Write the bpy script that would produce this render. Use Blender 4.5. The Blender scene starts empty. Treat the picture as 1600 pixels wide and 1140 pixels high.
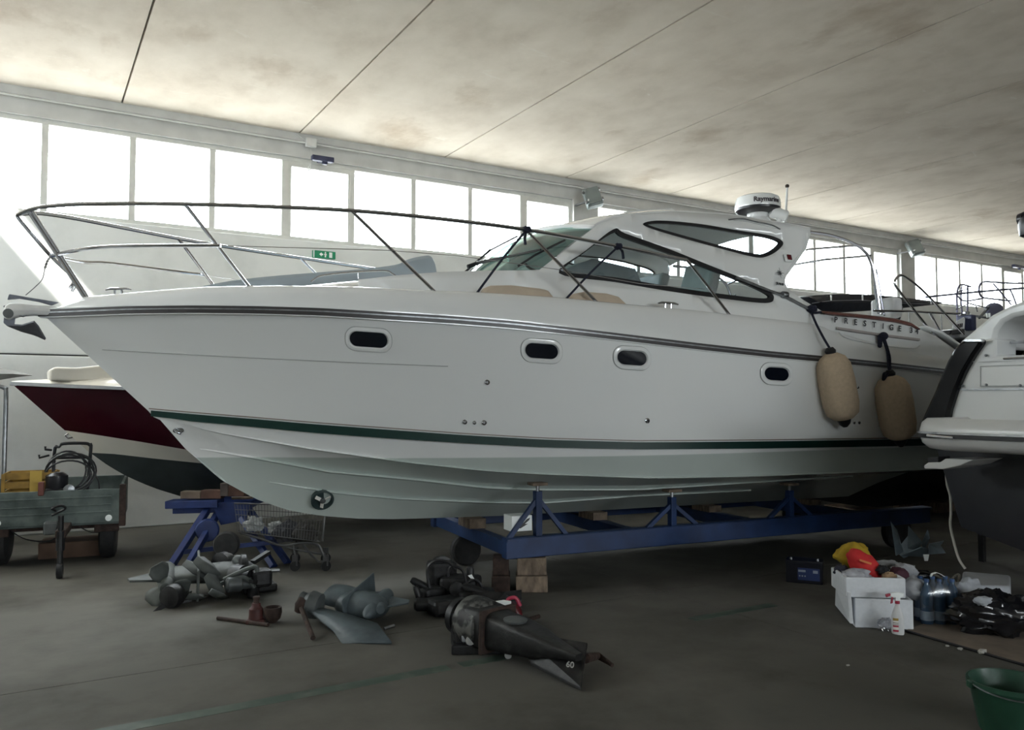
import bpy, bmesh, math, random
import numpy as np
from mathutils import Vector, Matrix, noise
from mathutils.geometry import delaunay_2d_cdt
random.seed(7)
S = bpy.context.scene
COL = S.collection
PI = math.pi
# ------------------------------------------------------------------ camera
F, CX, CY, HC = 1270.0, 800.0, 570.0, 1.6
PIT, YAW = math.radians(2.48), math.radians(30.7)
cam_d = bpy.data.cameras.new('camera'); cam = bpy.data.objects.new('camera', cam_d); COL.objects.link(cam)
cam_d.sensor_width = 36; cam_d.sensor_fit = 'HORIZONTAL'; cam_d.lens = F/1600*36
cam.location = (0, 0, HC); cam.rotation_euler = (PI/2+PIT, 0, -YAW); cam_d.clip_end = 300
S.camera = cam
# ------------------------------------------------------------------ sky, sun, exposure
SKY = 22.5
SUN = 25.0
w = bpy.data.worlds.new('world'); S.world = w; w.use_nodes = True
bg = w.node_tree.nodes['Background']; bg.inputs[0].default_value = (0.90, 0.96, 1, 1); bg.inputs[1].default_value = SKY
sd = bpy.data.lights.new('sun', 'SUN'); sd.energy = SUN; sd.angle = 0.03; sd.color = (1, .96, .9)
so = bpy.data.objects.new('sun', sd); COL.objects.link(so)
so.rotation_euler = Vector((1, .8, -1.2)).to_track_quat('-Z', 'Y').to_euler(); so.location = (-10, -10, 14)
vs = S.view_settings
vs.view_transform = 'Standard'; vs.look = 'None'; vs.gamma = 1; vs.exposure = 0.0
try: vs.use_curve_mapping = False
except Exception: pass
# daylight guides for the sampler (they give off no light): one for each run of windows
def portal(loc, sx, sy, direction):
    d = bpy.data.lights.new('window_daylight', 'AREA'); d.shape = 'RECTANGLE'; d.size = sx; d.size_y = sy
    d.cycles.is_portal = True
    o = bpy.data.objects.new('window_daylight', d); COL.objects.link(o); o.location = loc
    o.rotation_euler = Vector(direction).to_track_quat('-Z', 'Y' if abs(direction[2]) < .5 else 'X').to_euler()
YB, YF, XL, XR, ZC = 11.3, -15.0, -6.0, 33.0, 5.36
DX0, DX1, DZ = 7.0, 9.6, 4.2      # open doorway behind the camera
ZS, ZT = 3.88, 5.04
portal(((XL+XR)/2, YB+.25, (ZS+ZT)/2), XR-XL, ZT-ZS, (0, -1, 0))
portal(((XL+8)/2, YF-.25, (ZS+ZT)/2), 8-XL, ZT-ZS, (0, 1, 0))
portal(((DX0+DX1)/2, YF-.25, DZ/2-.2), DX1-DX0, DZ-.4, (0, 1, 0))
portal((XL-.25, 8.6, (ZS+ZT)/2), 5.2, ZT-ZS, (1, 0, 0))

# ------------------------------------------------------------------ camera arithmetic (photo pixel -> place in the hall)
fw = Vector((math.sin(YAW)*math.cos(PIT), math.cos(YAW)*math.cos(PIT), math.sin(PIT)))
rt = Vector((math.cos(YAW), -math.sin(YAW), 0)); upv = rt.cross(fw)
fh = Vector((math.sin(YAW), math.cos(YAW), 0))
CAM = Vector((0, 0, HC)); UP = Vector((0, 0, 1))
def ray(x, y): return fw + rt*((x-CX)/F) - upv*((y-CY)/F)
def at(x, y, d): return CAM + ray(x, y)*d
def onY(x, y, Y): r = ray(x, y); return CAM + r*(Y/r.y)
def onZ(x, y, z=0.0): r = ray(x, y); return CAM + r*((z-HC)/r.z)
# ------------------------------------------------------------------ mesh helpers
def V(*a): return Vector(a)
def rotz(a): return Matrix.Rotation(a, 4, 'Z')
def frame(o, xa, ya):
    """4x4 from origin and x, y axes (z = x cross y)."""
    xa = Vector(xa).normalized(); ya = Vector(ya); ya = (ya - xa*ya.dot(xa)).normalized(); za = xa.cross(ya)
    m = Matrix((xa, ya, za)).transposed().to_4x4(); m.translation = Vector(o); return m
def cr(pts, n=6, closed=False):
    """Catmull-Rom through points of any dimension."""
    P = [np.array(p, float) for p in pts]; out = []; m = len(P)
    rng = range(m) if closed else range(m-1)
    for i in rng:
        if closed: a, b, c, d = P[i-1], P[i], P[(i+1) % m], P[(i+2) % m]
        else: a, b, c, d = P[max(i-1, 0)], P[i], P[i+1], P[min(i+2, m-1)]
        for k in range(n):
            t = k/n
            out.append(.5*((2*b)+(-a+c)*t+(2*a-5*b+4*c-d)*t*t+(-a+3*b-3*c+d)*t**3))
    if not closed: out.append(P[-1])
    return out
def interp(x, xs, ys): return float(np.interp(x, xs, ys))
class MB:
    def __init__(s, T=None): s.v = []; s.f = []; s.T = T
    def _add(s, vs, fs, T=None):
        k = len(s.v)
        for p in vs:
            p = Vector(p)
            if T is not None: p = T @ p
            if s.T is not None: p = s.T @ p
            s.v.append(p)
        s.f += [tuple(i+k for i in f) for f in fs]; return s
    def box(s, c, d, R=None):
        x, y, z = d[0]/2, d[1]/2, d[2]/2; c = Vector(c)
        vs = [Vector((i*x, j*y, k*z)) for i in (-1, 1) for j in (-1, 1) for k in (-1, 1)]
        if R is not None: R3 = R.to_3x3(); vs = [R3 @ v for v in vs]
        return s._add([v+c for v in vs], [(0, 1, 3, 2), (4, 6, 7, 5), (0, 4, 5, 1), (2, 3, 7, 6), (0, 2, 6, 4), (1, 5, 7, 3)])
    def bb(s, x0, x1, y0, y1, z0, z1): return s.box(((x0+x1)/2, (y0+y1)/2, (z0+z1)/2), (x1-x0, y1-y0, z1-z0))
    def bar(s, a, b, wd, ht, upd=(0, 0, 1)):
        a, b = Vector(a), Vector(b); d = b-a; L = d.length; d.normalize(); u = Vector(upd)
        if abs(d.dot(u)) > .98: u = Vector((1, 0, 0))
        sdv = d.cross(u).normalized(); u = sdv.cross(d)
        R = Matrix((d, sdv, u)).transposed()
        return s.box((a+b)/2, (L, wd, ht), R)
    def loft(s, rows, closed=False, caps=False):
        n = len(rows[0]); vs = [p for r in rows for p in r]; fs = []
        for i in range(len(rows)-1):
            for j in range(n if closed else n-1):
                a, b = i*n+j, i*n+(j+1) % n
                fs.append((a, b, b+n, a+n))
        if caps: fs.append(tuple(range(n))[::-1]); fs.append(tuple(range((len(rows)-1)*n, len(rows)*n)))
        return s._add(vs, fs)
    def tube(s, pts, r, n=8, closed=False, flat=None):
        P = [Vector(p) for p in pts]; m = len(P)
        rs = r if isinstance(r, (list, tuple)) else [r]*m
        T = []
        for i in range(m):
            a = P[i-1] if (i > 0 or closed) else P[i]; b = P[(i+1) % m] if (i < m-1 or closed) else P[i]
            d = b-a; T.append(d.normalized() if d.length > 1e-9 else Vector((0, 0, 1)))
        u = T[0].orthogonal().normalized() if flat is None else Vector(flat)
        rows = []
        for i in range(m):
            u = (u - T[i]*u.dot(T[i])); u = u.normalized() if u.length > 1e-6 else T[i].orthogonal().normalized()
            wv = T[i].cross(u)
            rows.append([P[i]+(u*math.cos(2*PI*k/n)+wv*math.sin(2*PI*k/n))*rs[i] for k in range(n)])
        if closed: rows.append(rows[0]); return s.loft(rows, closed=True)
        return s.loft(rows, closed=True, caps=True)
    def lathe(s, prof, o=(0, 0, 0), ax=(0, 0, 1), n=20, sx=1.0, sy=1.0):
        ax = Vector(ax).normalized(); u = ax.orthogonal().normalized(); wv = ax.cross(u); o = Vector(o)
        rows = [[o+ax*h+(u*math.cos(2*PI*k/n)*sx+wv*math.sin(2*PI*k/n)*sy)*max(r, 1e-4) for k in range(n)] for r, h in prof]
        return s.loft(rows, closed=True, caps=True)
    def prism(s, poly, ext):
        P = [Vector(p) for p in poly]; e = Vector(ext); n = len(P)
        return s._add(P+[p+e for p in P], [tuple(range(n))[::-1], tuple(range(n, 2*n))]+[(i, (i+1) % n, (i+1) % n+n, i+n) for i in range(n)])
    def ell(s, c, rad, R=None, nu=16, nv=10, fn=None):
        c = Vector(c); rows = []
        for i in range(nv+1):
            th = PI*i/nv; row = []
            for j in range(nu):
                ph = 2*PI*j/nu; p = Vector((math.sin(th)*math.cos(ph), math.sin(th)*math.sin(ph), math.cos(th)))
                k = fn(p) if fn else 1
                p = Vector((p.x*rad[0], p.y*rad[1], p.z*rad[2]))*k
                if R is not None: p = R.to_3x3() @ p
                row.append(p+c)
            rows.append(row)
        return s.loft(rows, closed=True)
    def build(s, name, mat, parent=None, smooth=35, bevel=0, loc=None, solid=0, sub=0, merge=True):
        if parent is not None: off = wl(parent)
        else:
            if loc is None:
                xs = [p.x for p in s.v]; ys = [p.y for p in s.v]; zs = [p.z for p in s.v]
                loc = Vector(((min(xs)+max(xs))/2, (min(ys)+max(ys))/2, min(zs)))
            off = Vector(loc)
        me = bpy.data.meshes.new(name); me.from_pydata([p-off for p in s.v], [], s.f)
        bm = bmesh.new(); bm.from_mesh(me)
        if merge: bmesh.ops.remove_doubles(bm, verts=bm.verts, dist=2e-5)
        bmesh.ops.recalc_face_normals(bm, faces=bm.faces); bm.to_mesh(me); bm.free()
        me.materials.append(mat)
        if smooth:
            me.polygons.foreach_set('use_smooth', [True]*len(me.polygons)); me.set_sharp_from_angle(angle=math.radians(smooth))
        o = bpy.data.objects.new(name, me); COL.objects.link(o)
        if parent is not None: o.parent = parent
        else: o.location = off
        if solid: md = o.modifiers.new('solid', 'SOLIDIFY'); md.thickness = solid; md.offset = 0
        if bevel: md = o.modifiers.new('bevel', 'BEVEL'); md.width = bevel; md.segments = 2; md.limit_method = 'ANGLE'
        if sub: md = o.modifiers.new('sub', 'SUBSURF'); md.levels = sub; md.render_levels = sub
        return o
def wl(o):
    p = Vector(o.location)
    while o.parent: o = o.parent; p = p + Vector(o.location)
    return p
def tag(o, label, cat, group=None):
    o['label'] = label; o['category'] = cat
    if group: o['group'] = group
    return o
def thing(name, label, cat, loc, group=None):
    o = bpy.data.objects.new(name, None); COL.objects.link(o); o.location = loc; o.empty_display_size = .1
    return tag(o, label, cat, group)
def setting(name, loc=(0, 0, 0)):
    o = bpy.data.objects.new(name, None); COL.objects.link(o); o.location = loc; o['kind'] = 'structure'; return o
def struct(o): o['kind'] = 'structure'; return o
def inst(src, name, parent, delta):
    o = bpy.data.objects.new(name, src.data); COL.objects.link(o); o.parent = parent
    for m in src.modifiers:
        if m.type == 'BEVEL': q = o.modifiers.new('bevel', 'BEVEL'); q.width = m.width; q.segments = 2; q.limit_method = 'ANGLE'
    o.location = Vector(src.location)+Vector(delta); return o
def text(name, body, mat, parent, o, xa, ya, size, ext=.002, bold=False, spacing=1.0, align='LEFT'):
    c = bpy.data.curves.new(name, 'FONT'); c.body = body; c.size = size; c.extrude = ext; c.space_character = spacing; c.align_x = align
    if bold: c.offset = size*.02
    t = bpy.data.objects.new('tmp', c); COL.objects.link(t)
    dg = bpy.context.evaluated_depsgraph_get(); me = bpy.data.meshes.new_from_object(t.evaluated_get(dg))
    bpy.data.objects.remove(t)
    M4 = Matrix.Translation(-wl(parent)) @ frame(o, xa, ya); me.transform(M4)
    me.materials.clear(); me.materials.append(mat)
    ob = bpy.data.objects.new(name, me); COL.objects.link(ob); ob.parent = parent; return ob
# ------------------------------------------------------------------ materials
MATS = {}
def lin(c): return tuple(((v/255)/12.92 if v/255 <= .04045 else ((v/255+.055)/1.055)**2.4) for v in c)
def mat(name, col, rough=.5, metal=0.0, var=.12, scale=6.0, bump=0.0, coat=0.0, spec=.5, col2=None, stretch=(1, 1, 1), detail=6, thr=(.35, .65)):
    if name in MATS: return MATS[name]
    m = bpy.data.materials.new(name); m.use_nodes = True; nt = m.node_tree; N = nt.nodes; Lk = nt.links
    b = N['Principled BSDF']; b.inputs['Roughness'].default_value = rough; b.inputs['Metallic'].default_value = metal
    b.inputs['Coat Weight'].default_value = coat; b.inputs['Coat Roughness'].default_value = .06; b.inputs['Specular IOR Level'].default_value = spec
    c1 = tuple(col)+(1,); c2 = (tuple(col2) if col2 else tuple(v*(1-var) for v in col))+(1,)
    tc = N.new('ShaderNodeTexCoord'); mp = N.new('ShaderNodeMapping'); mp.inputs['Scale'].default_value = stretch
    nz = N.new('ShaderNodeTexNoise'); nz.inputs['Scale'].default_value = scale; nz.inputs['Detail'].default_value = detail
    rp = N.new('ShaderNodeValToRGB'); rp.color_ramp.elements[0].position = thr[0]; rp.color_ramp.elements[1].position = thr[1]
    rp.color_ramp.elements[0].color = c2; rp.color_ramp.elements[1].color = c1
    Lk.new(tc.outputs['Object'], mp.inputs[0]); Lk.new(mp.outputs[0], nz.inputs['Vector']); Lk.new(nz.outputs['Fac'], rp.inputs[0]); Lk.new(rp.outputs[0], b.inputs['Base Color'])
    if bump:
        bp_ = N.new('ShaderNodeBump'); bp_.inputs['Strength'].default_value = bump; bp_.inputs['Distance'].default_value = .02
        Lk.new(nz.outputs['Fac'], bp_.inputs['Height']); Lk.new(bp_.outputs[0], b.inputs['Normal'])
    MATS[name] = m; return m
def glassmat(name, tint, gloss=.08, rough=.02):
    m = bpy.data.materials.new(name); m.use_nodes = True; nt = m.node_tree; N = nt.nodes; Lk = nt.links
    for n_ in list(N):
        if n_.type == 'BSDF_PRINCIPLED': N.remove(n_)
    out = N['Material Output']; tr = N.new('ShaderNodeBsdfTransparent'); tr.inputs[0].default_value = tuple(tint)+(1,)
    gl = N.new('ShaderNodeBsdfGlossy'); gl.inputs['Roughness'].default_value = rough; gl.inputs[0].default_value = (1, 1, 1, 1)
    lw = N.new('ShaderNodeLayerWeight'); lw.inputs['Blend'].default_value = .5
    pw = N.new('ShaderNodeMath'); pw.operation = 'POWER'; pw.inputs[1].default_value = 5
    mx = N.new('ShaderNodeMixShader'); mth = N.new('ShaderNodeMath'); mth.operation = 'ADD'; mth.inputs[1].default_value = gloss; mth.use_clamp = True
    Lk.new(lw.outputs['Facing'], pw.inputs[0]); Lk.new(pw.outputs[0], mth.inputs[0]); Lk.new(mth.outputs[0], mx.inputs[0]); Lk.new(tr.outputs[0], mx.inputs[1]); Lk.new(gl.outputs[0], mx.inputs[2]); Lk.new(mx.outputs[0], out.inputs[0])
    MATS[name] = m; return m
gel = mat('white_gelcoat', (.80, .81, .80), .16, var=.03, scale=2, coat=.4)
gelw = mat('cream_gelcoat', (.78, .76, .70), .2, var=.05, scale=2, coat=.3)
steel = mat('stainless_tube', (.62, .63, .66), .14, 1.0, var=.1, scale=20)
dsteel = mat('dull_steel', (.30, .31, .32), .35, 1.0, var=.3, scale=20)
blackr = mat('black_rubber', (.012, .012, .014), .45, var=.3, scale=20)
blackp = mat('black_plastic', (.015, .015, .018), .3, var=.3, scale=14)
navyrope = mat('navy_rope', (.012, .014, .035), .8, var=.5, scale=90, bump=.6)
darkmetal = mat('dirty_dark_metal', (.022, .022, .023), .45, .3, var=.6, scale=14, bump=.3)
rust = mat('rusty_iron', (.055, .032, .024), .8, .2, var=.6, scale=16, bump=.5)
greyp = mat('grey_engine_paint', (.10, .11, .11), .45, .1, var=.45, scale=7, bump=.15)
bluep = mat('blue_trolley_paint', (.010, .035, .12), .5, var=.4, scale=5, bump=.1)
tyre = mat('tyre_rubber', (.018, .018, .018), .8, var=.4, scale=18, bump=.3)
wood = mat('old_timber', (.24, .18, .13), .85, var=.55, scale=9, bump=.5, stretch=(1, 4, 1))
glass_side = glassmat('tinted_cabin_glass', (.62, .68, .70), .07)
glass_front = glassmat('green_windscreen_glass', (.42, .62, .58), .06)
glass_pane = glassmat('clear_window_glass', (.96, .97, .97), 0.0)
# ================================================================== THE HALL
def concrete(name, a, b, c, sc, stretch, rough=.85, bump=.25, stain=None, stain_thr=(.56, .72), bloom=None):
    m = bpy.data.materials.new(name); m.use_nodes = True; nt = m.node_tree; N = nt.nodes; Lk = nt.links; bs = N['Principled BSDF']
    bs.inputs['Roughness'].default_value = rough; bs.inputs['Specular IOR Level'].default_value = .15
    g = N.new('ShaderNodeNewGeometry'); mp = N.new('ShaderNodeMapping'); mp.inputs['Scale'].default_value = stretch; Lk.new(g.outputs['Position'], mp.inputs[0])
    n1 = N.new('ShaderNodeTexNoise'); n1.inputs['Scale'].default_value = sc; n1.inputs['Detail'].default_value = 9; n1.inputs['Roughness'].default_value = .62
    Lk.new(mp.outputs[0], n1.inputs['Vector'])
    r = N.new('ShaderNodeValToRGB'); e = r.color_ramp.elements; e[0].position = .32; e[0].color = a+(1,); e[1].position = .7; e[1].color = c+(1,)
    k = e.new(.5); k.color = b+(1,); Lk.new(n1.outputs['Fac'], r.inputs[0]); colo = r.outputs[0]
    if stain:
        n2 = N.new('ShaderNodeTexNoise'); n2.inputs['Scale'].default_value = .55; n2.inputs['Detail'].default_value = 7; n2.inputs['Roughness'].default_value = .6; Lk.new(mp.outputs[0], n2.inputs['Vector'])
        r2 = N.new('ShaderNodeValToRGB'); r2.color_ramp.elements[0].position = stain_thr[0]; r2.color_ramp.elements[1].position = stain_thr[1]; Lk.new(n2.outputs['Fac'], r2.inputs[0])
        mx = N.new('ShaderNodeMix'); mx.data_type = 'RGBA'; Lk.new(r2.outputs[0], mx.inputs['Factor']); Lk.new(colo, mx.inputs['A']); mx.inputs['B'].default_value = stain+(1,); colo = mx.outputs['Result']
    if bloom:
        n3 = N.new('ShaderNodeTexNoise'); n3.inputs['Scale'].default_value = 2.6; n3.inputs['Detail'].default_value = 12; n3.inputs['Roughness'].default_value = .72; n3.inputs['Distortion'].default_value = 1.2
        m3 = N.new('ShaderNodeMapping'); m3.inputs['Scale'].default_value = (.5, 1.7, 1); Lk.new(g.outputs['Position'], m3.inputs[0]); Lk.new(m3.outputs[0], n3.inputs['Vector'])
        r3 = N.new('ShaderNodeValToRGB'); r3.color_ramp.elements[0].position = .60; r3.color_ramp.elements[1].position = .74; Lk.new(n3.outputs['Fac'], r3.inputs[0])
        x3 = N.new('ShaderNodeMix'); x3.data_type = 'RGBA'; Lk.new(r3.outputs[0], x3.inputs['Factor']); Lk.new(colo, x3.inputs['A']); x3.inputs['B'].default_value = bloom+(1,); colo = x3.outputs['Result']
    Lk.new(colo, bs.inputs['Base Color'])
    bp_ = N.new('ShaderNodeBump'); bp_.inputs['Strength'].default_value = bump; bp_.inputs['Distance'].default_value = .015; Lk.new(n1.outputs['Fac'], bp_.inputs['Height']); Lk.new(bp_.outputs[0], bs.inputs['Normal'])
    return m
mfloor = concrete('floor_concrete', (.075, .072, .062), (.112, .107, .094), (.15, .143, .126), 1.1, (1, 1, 1), .85, .15, stain=(.055, .055, .05), stain_thr=(.55, .75))
mceil = concrete('ceiling_concrete', (.60, .53, .445), (.69, .62, .53), (.76, .69, .60), 1.2, (1.4, .9, 1), .9, .12, stain=(.42, .33, .24), stain_thr=(.58, .78), bloom=(.78, .74, .67))
mwall = concrete('painted_wall', (.60, .61, .59), (.68, .69, .67), (.72, .73, .71), 1.3, (1, 1, 1), .8, .08)
mbeam = mat('beam_paint', (.55, .55, .53), .7, var=.15, scale=3)
mframe = mat('window_frame_paint', (.62, .62, .58), .5, var=.1, scale=5)
mdark = mat('dark_gap', (.03, .03, .03), .9)
myard = mat('yard_asphalt', (.34, .33, .31), .9, var=.2, scale=.5)
struct(MB().bb(-70, 95, YB+.5, 80, -.3, -.05).bb(-70, 95, -80, YF-.5, -.3, -.05).build('ground', myard, loc=(10, 0, -.3), smooth=0, merge=False))
# floor: slabs parted by saw-cut joints
fl = struct(MB().bb(XL-.5, XR+.5, YF-.5, YB+.5, -.3, -.02).build('floor', mdark, loc=(0, 0, -.3), smooth=0))
xs_ = [XL-.5, -4.5, 4.6, 15.5, 24.5, XR+.5]; ys_ = [YF-.5, -7, -.8, 5.28, YB+.5]
for i in range(len(xs_)-1):
    for j in range(len(ys_)-1):
        MB().bb(xs_[i]+.004, xs_[i+1]-.004, ys_[j]+.004, ys_[j+1]-.004, -.05, 0).build('slab', mfloor, fl, smooth=0)
gpaint = mat('worn_green_floor_paint', (.045, .07, .052), .6, var=.5, scale=7, thr=(.3, .55), col2=(.085, .10, .08))
for x0, x1 in ((-3, 2.2), (2.28, 2.62), (4.2, 5.05)):
    y = 4.45 if x0 < 4 else 4.5
    MB().bb(x0, x1, y-.05, y+.05, 0, .0012).build('painted_line', gpaint, fl, smooth=0)
# ceiling: planks 2.25 m wide across the hall, a rooflight in one of them
ce = struct(MB().bb(XL-.5, -2.05, YF-.5, YB+.5, ZC+.08, ZC+.3).bb(-1.42, XR+.5, YF-.5, YB+.5, ZC+.08, ZC+.3)
            .bb(-2.05, -1.42, YF-.5, 8.6, ZC+.08, ZC+.3).build('ceiling', mdark, loc=(0, 0, ZC), smooth=0))
x = .93-2.262*4
while x < XR:
    if abs(x-(.93-2.262*1)) < 1e-3 or abs(x-(.93-2.262*2)) < 1e-3:
        pass
    x0, x1 = x+.011, x+2.262-.011
    cuts = [(x0, x1, YF-.5, YB+.3)]
    if x0 < -2.05 < x1 or x0 < -1.42 < x1:
        cuts = [(x0, x1, YF-.5, 8.6)]
        if x0 < -2.05: cuts.append((x0, min(-2.05, x1), 8.6, YB+.3))
        if x1 > -1.42: cuts.append((max(-1.42, x0), x1, 8.6, YB+.3))
    m = MB()
    for c in cuts: m.bb(*c, ZC, ZC+.09)
    m.build('plank', mceil, ce, smooth=0, merge=False)
    x += 2.262
MB().bb(-2.06, -1.41, 8.59, YB+.3, ZC+.1, ZC+.104).build('rooflight_pane', glass_pane, ce, smooth=0)
# long walls with a run of windows under the eaves
PH = .978
groups = []
for e in (-1.12, 7.94, 17.03, 26.1):
    groups.append((e-9*PH if e != 17.03 else e-9*.953, e, .953 if e == 17.03 else PH))
groups[0] = (XL, -1.40, (-1.40-XL)/5); groups[1] = (7.94-9*.98, 7.94, .98); groups[2] = (8.46, 17.03, (17.03-8.46)/9); groups[3] = (17.55, 26.12, .952); groups.append((26.64, XR, .9))
def longwall(name, Y, sgn, detail):
    """sgn +1: wall behind the boats (faces -y)."""
    a, b = (Y, Y+.3) if sgn > 0 else (Y-.3, Y)
    root = setting(name, ((XL+XR)/2, Y, 0))
    for u0, u1 in (((XL-.5, XR+.5),) if sgn > 0 else ((XL-.5, DX0), (DX1, XR+.5))):
        MB().bb(u0, u1, a, b, 0, 2.14).build('wall_panel', mwall, root, smooth=0, bevel=.012)
        MB().bb(u0, u1, a, b, 2.155, ZS-.03).build('wall_panel', mwall, root, smooth=0, bevel=.012)
        MB().bb(u0, u1, a+.05, b-.05, 2.10, 2.2).build('joint_filler', mdark, root, smooth=0)
    MB().bb(XL-.5, XR+.5, a+.02, b, ZT+.0, ZC+.2).build('eaves_beam', mbeam, root, smooth=0)
    MB().bb(XL-.5, XR+.5, a-.05 if sgn > 0 else a, b if sgn > 0 else b+.05, ZC-.10, ZC+.01).build('beam_ledge', mbeam, root, smooth=0, bevel=.01)
    ed = [(XL-.5, groups[0][0])]+[(groups[i][1], groups[i+1][0]) for i in range(len(groups)-1)]+[(groups[-1][1], XR+.5)]
    if sgn < 0: ed = ed[:2]+[(groups[1][1], XR+.5)]
    for p0, p1 in ed: MB().bb(p0, p1, a, b, ZS-.03, ZT).build('pier', mbeam, root, smooth=0)
    return root
wall_back = longwall('wall_back', YB, 1, True)
wall_front = longwall('wall_front', YF, -1, False)
nwin = 0
def windowrun(Y, g0, g1, step, sgn):
    global nwin
    nwin += 1; wn = setting('window_%d' % nwin, ((g0+g1)/2, Y, ZS))
    yy = Y+.12*sgn
    MB().bb(g0, g1, yy-.06, yy+.06, ZS-.03, ZS+.03).build('window_sill', mframe, wn, smooth=0, bevel=.004)
    MB().bb(g0, g1, yy-.05, yy+.05, ZT-.06, ZT).build('window_head', mframe, wn, smooth=0, bevel=.004)
    n = round((g1-g0)/step); mu = None; pa = None
    for i in range(n+1):
        xx = g0+(g1-g0)*i/n; hw = .038 if i not in (4, n-1) else .05
        MB().bb(xx-hw, xx+hw, yy-.05, yy+.05, ZS+.03, ZT-.06).build('mullion', mframe, wn, smooth=0, bevel=.004)
        if i < n:
            x1 = g0+(g1-g0)*(i+1)/n
            MB().bb(xx+hw, x1-.038, yy-.004, yy+.004, ZS+.03, ZT-.06).build('pane', glass_pane, wn, smooth=0)
            if i in (4, n-1):   # opening light: a second, lower casement inside the opening
                fr = MB().bb(xx+hw, x1-.028, yy-.045, yy+.045, ZT-.13, ZT-.06).bb(xx+hw, xx+hw+.035, yy-.045, yy+.045, ZS+.03, ZT-.13)
                fr.bb(x1-.063, x1-.028, yy-.045, yy+.045, ZS+.03, ZT-.13).build('casement_frame', mframe, wn, smooth=0, merge=False)
for g in groups: windowrun(YB, *g, 1)
for g in groups[:2]: windowrun(YF, *g, -1)
wl_ = setting('wall_left', (XL, (YF+YB)/2, 0))
MB().bb(XL-.3, XL, YF, YB, 0, ZS-.03).build('wall_panel', mwall, wl_, smooth=0); MB().bb(XL-.3, XL, YF, YB, ZT, ZC+.1).build('eaves_beam', mbeam, wl_, smooth=0)
wn_ = setting('window_%d' % (nwin+1), (XL, (YF+YB)/2, ZS)); ys2 = np.linspace(6.04, YB-.1, 6)
MB().bb(XL-.3, XL, YF, 6.0, ZS-.03, ZT).build('wall_panel', mwall, wl_, smooth=0)
for i, y in enumerate(ys2):
    MB().bb(XL-.17, XL-.07, y-.038, y+.038, ZS-.03, ZT).build('mullion', mframe, wn_, smooth=0)
    if i < 5: MB().bb(XL-.124, XL-.116, y+.038, ys2[i+1]-.038, ZS-.03, ZT).build('pane', glass_pane, wn_, smooth=0)
struct(MB().bb(XR, XR+.3, YF, YB, 0, ZC+.1).build('wall_right', mwall, smooth=0))
# conduit under the ceiling, junction box, lamps, exit sign
mcond = mat('white_conduit', (.6, .6, .58), .5)
o = MB().tube([(XL+1, YB-.07, ZC-.13), (XR-1, YB-.07, ZC-.13)], .012, 6).build('cable_conduit', mcond, loc=(10, YB-.07, ZC-.14)); tag(o, 'thin pale cable conduit running along the eaves beam over the windows', 'conduit')
jb = thing('junction_box', 'small white junction box with dangling looped flex above the windows', 'electrical box', onY(486, 222, YB))
p = onY(486, 223, YB-.06)
MB().box(p, (.15, .08, .12)).build('box', mcond, jb, smooth=0, bevel=.01)
f1 = onY(485, 232, YB-.06); f2 = onY(486, 255, YB-.1); f3 = onY(482, 266, YB-.1)
MB().tube([Vector(q) for q in cr([f1, onY(487, 244, YB-.08), f2, onY(483, 259, YB-.1), f3, onY(486, 263, YB-.11), onY(486, 258, YB-.11)], 5)], .007, 6).build('flex', mcond, jb)
MB().tube([Vector(q) for q in cr([onY(462, 208, YB-.07), onY(470, 214, YB-.06), onY(478, 219, YB-.05)], 5)], .007, 6).build('feed_cable', mcond, jb)
MB().tube([Vector(q) for q in cr([onY(494, 219, YB-.05), onY(501, 217, YB-.06), onY(510, 218, YB-.07)], 5)], .007, 6).build('feed_cable', mcond, jb)
navyp = mat('navy_plastic', (.02, .025, .07), .4)
def tubelamp(x0, y0, x1, y1, label):
    a, b = onY(x0, y0, YB-.12), onY(x1, y1, YB-.12); t = thing('strip_lamp', label, 'lamp', (a+b)/2)
    MB().bar(a, b, .09, .075).build('housing', navyp, t, bevel=.012, smooth=0)
    c = (a+b)/2; MB().box(c+V(.03, 0, -.05), (.07, .05, .05)).build('sensor', navyp, t, bevel=.008, smooth=0)
    MB().bb(c.x-.04, c.x+.04, YB-.1, YB+.03, c.z-.02, c.z+.03).build('bracket', navyp, t, smooth=0)
tubelamp(487, 246, 521, 251, 'short navy strip lamp beside the junction box with dangling flex')
tubelamp(1583, 415, 1600, 418, 'short dark strip lamp on the eaves beam above the far windows')
mlampg = mat('floodlight_grey', (.22, .25, .25), .4, .4, var=.3, scale=12)
mlens = mat('floodlight_glass', (.14, .17, .17), .12, 0, var=.2, scale=6, coat=1)
def flood(px, py, w, label):
    c = onY(px, py, YB-.36); t = thing('floodlight', label, 'lamp', c)
    T = frame(c, V(.82, -.42, .25), V(.15, .3, .95))
    MB(T).box((0, 0, -.02), (w, w*1.25, .14)).build('housing', mlampg, t, bevel=.025, smooth=0)
    MB(T).box((0, 0, .058), (w*.86, w*1.1, .02)).build('lens', mlens, t, bevel=.006, smooth=0)
    for sx in (-1, 1):
        for sy in (-.35, .35): MB(T).box((sx*w*.5, sy*w, .045), (.03, .05, .04)).build('clip', dsteel, t, smooth=0)
    MB().bar(c+V(-.1, .05, -.08), V(c.x-.1, YB+.02, c.z-.08), .05, .02).build('bracket', dsteel, t, smooth=0)
    MB().bar(c+V(-.16, -.1, -.08), c+V(-.02, .1, -.08), .02, .02).build('knob', mcond, t, smooth=0)
flood(926, 308, .28, 'grey floodlight on the pier between the windows above the yacht roof')
flood(1430, 387, .30, 'grey floodlight on the pier beyond the steel canopy arch')
a = onY(506, 398, YB-.02); ex = thing('exit_sign', 'green emergency exit sign with white pictograms on the grey wall', 'sign', a)
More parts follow.
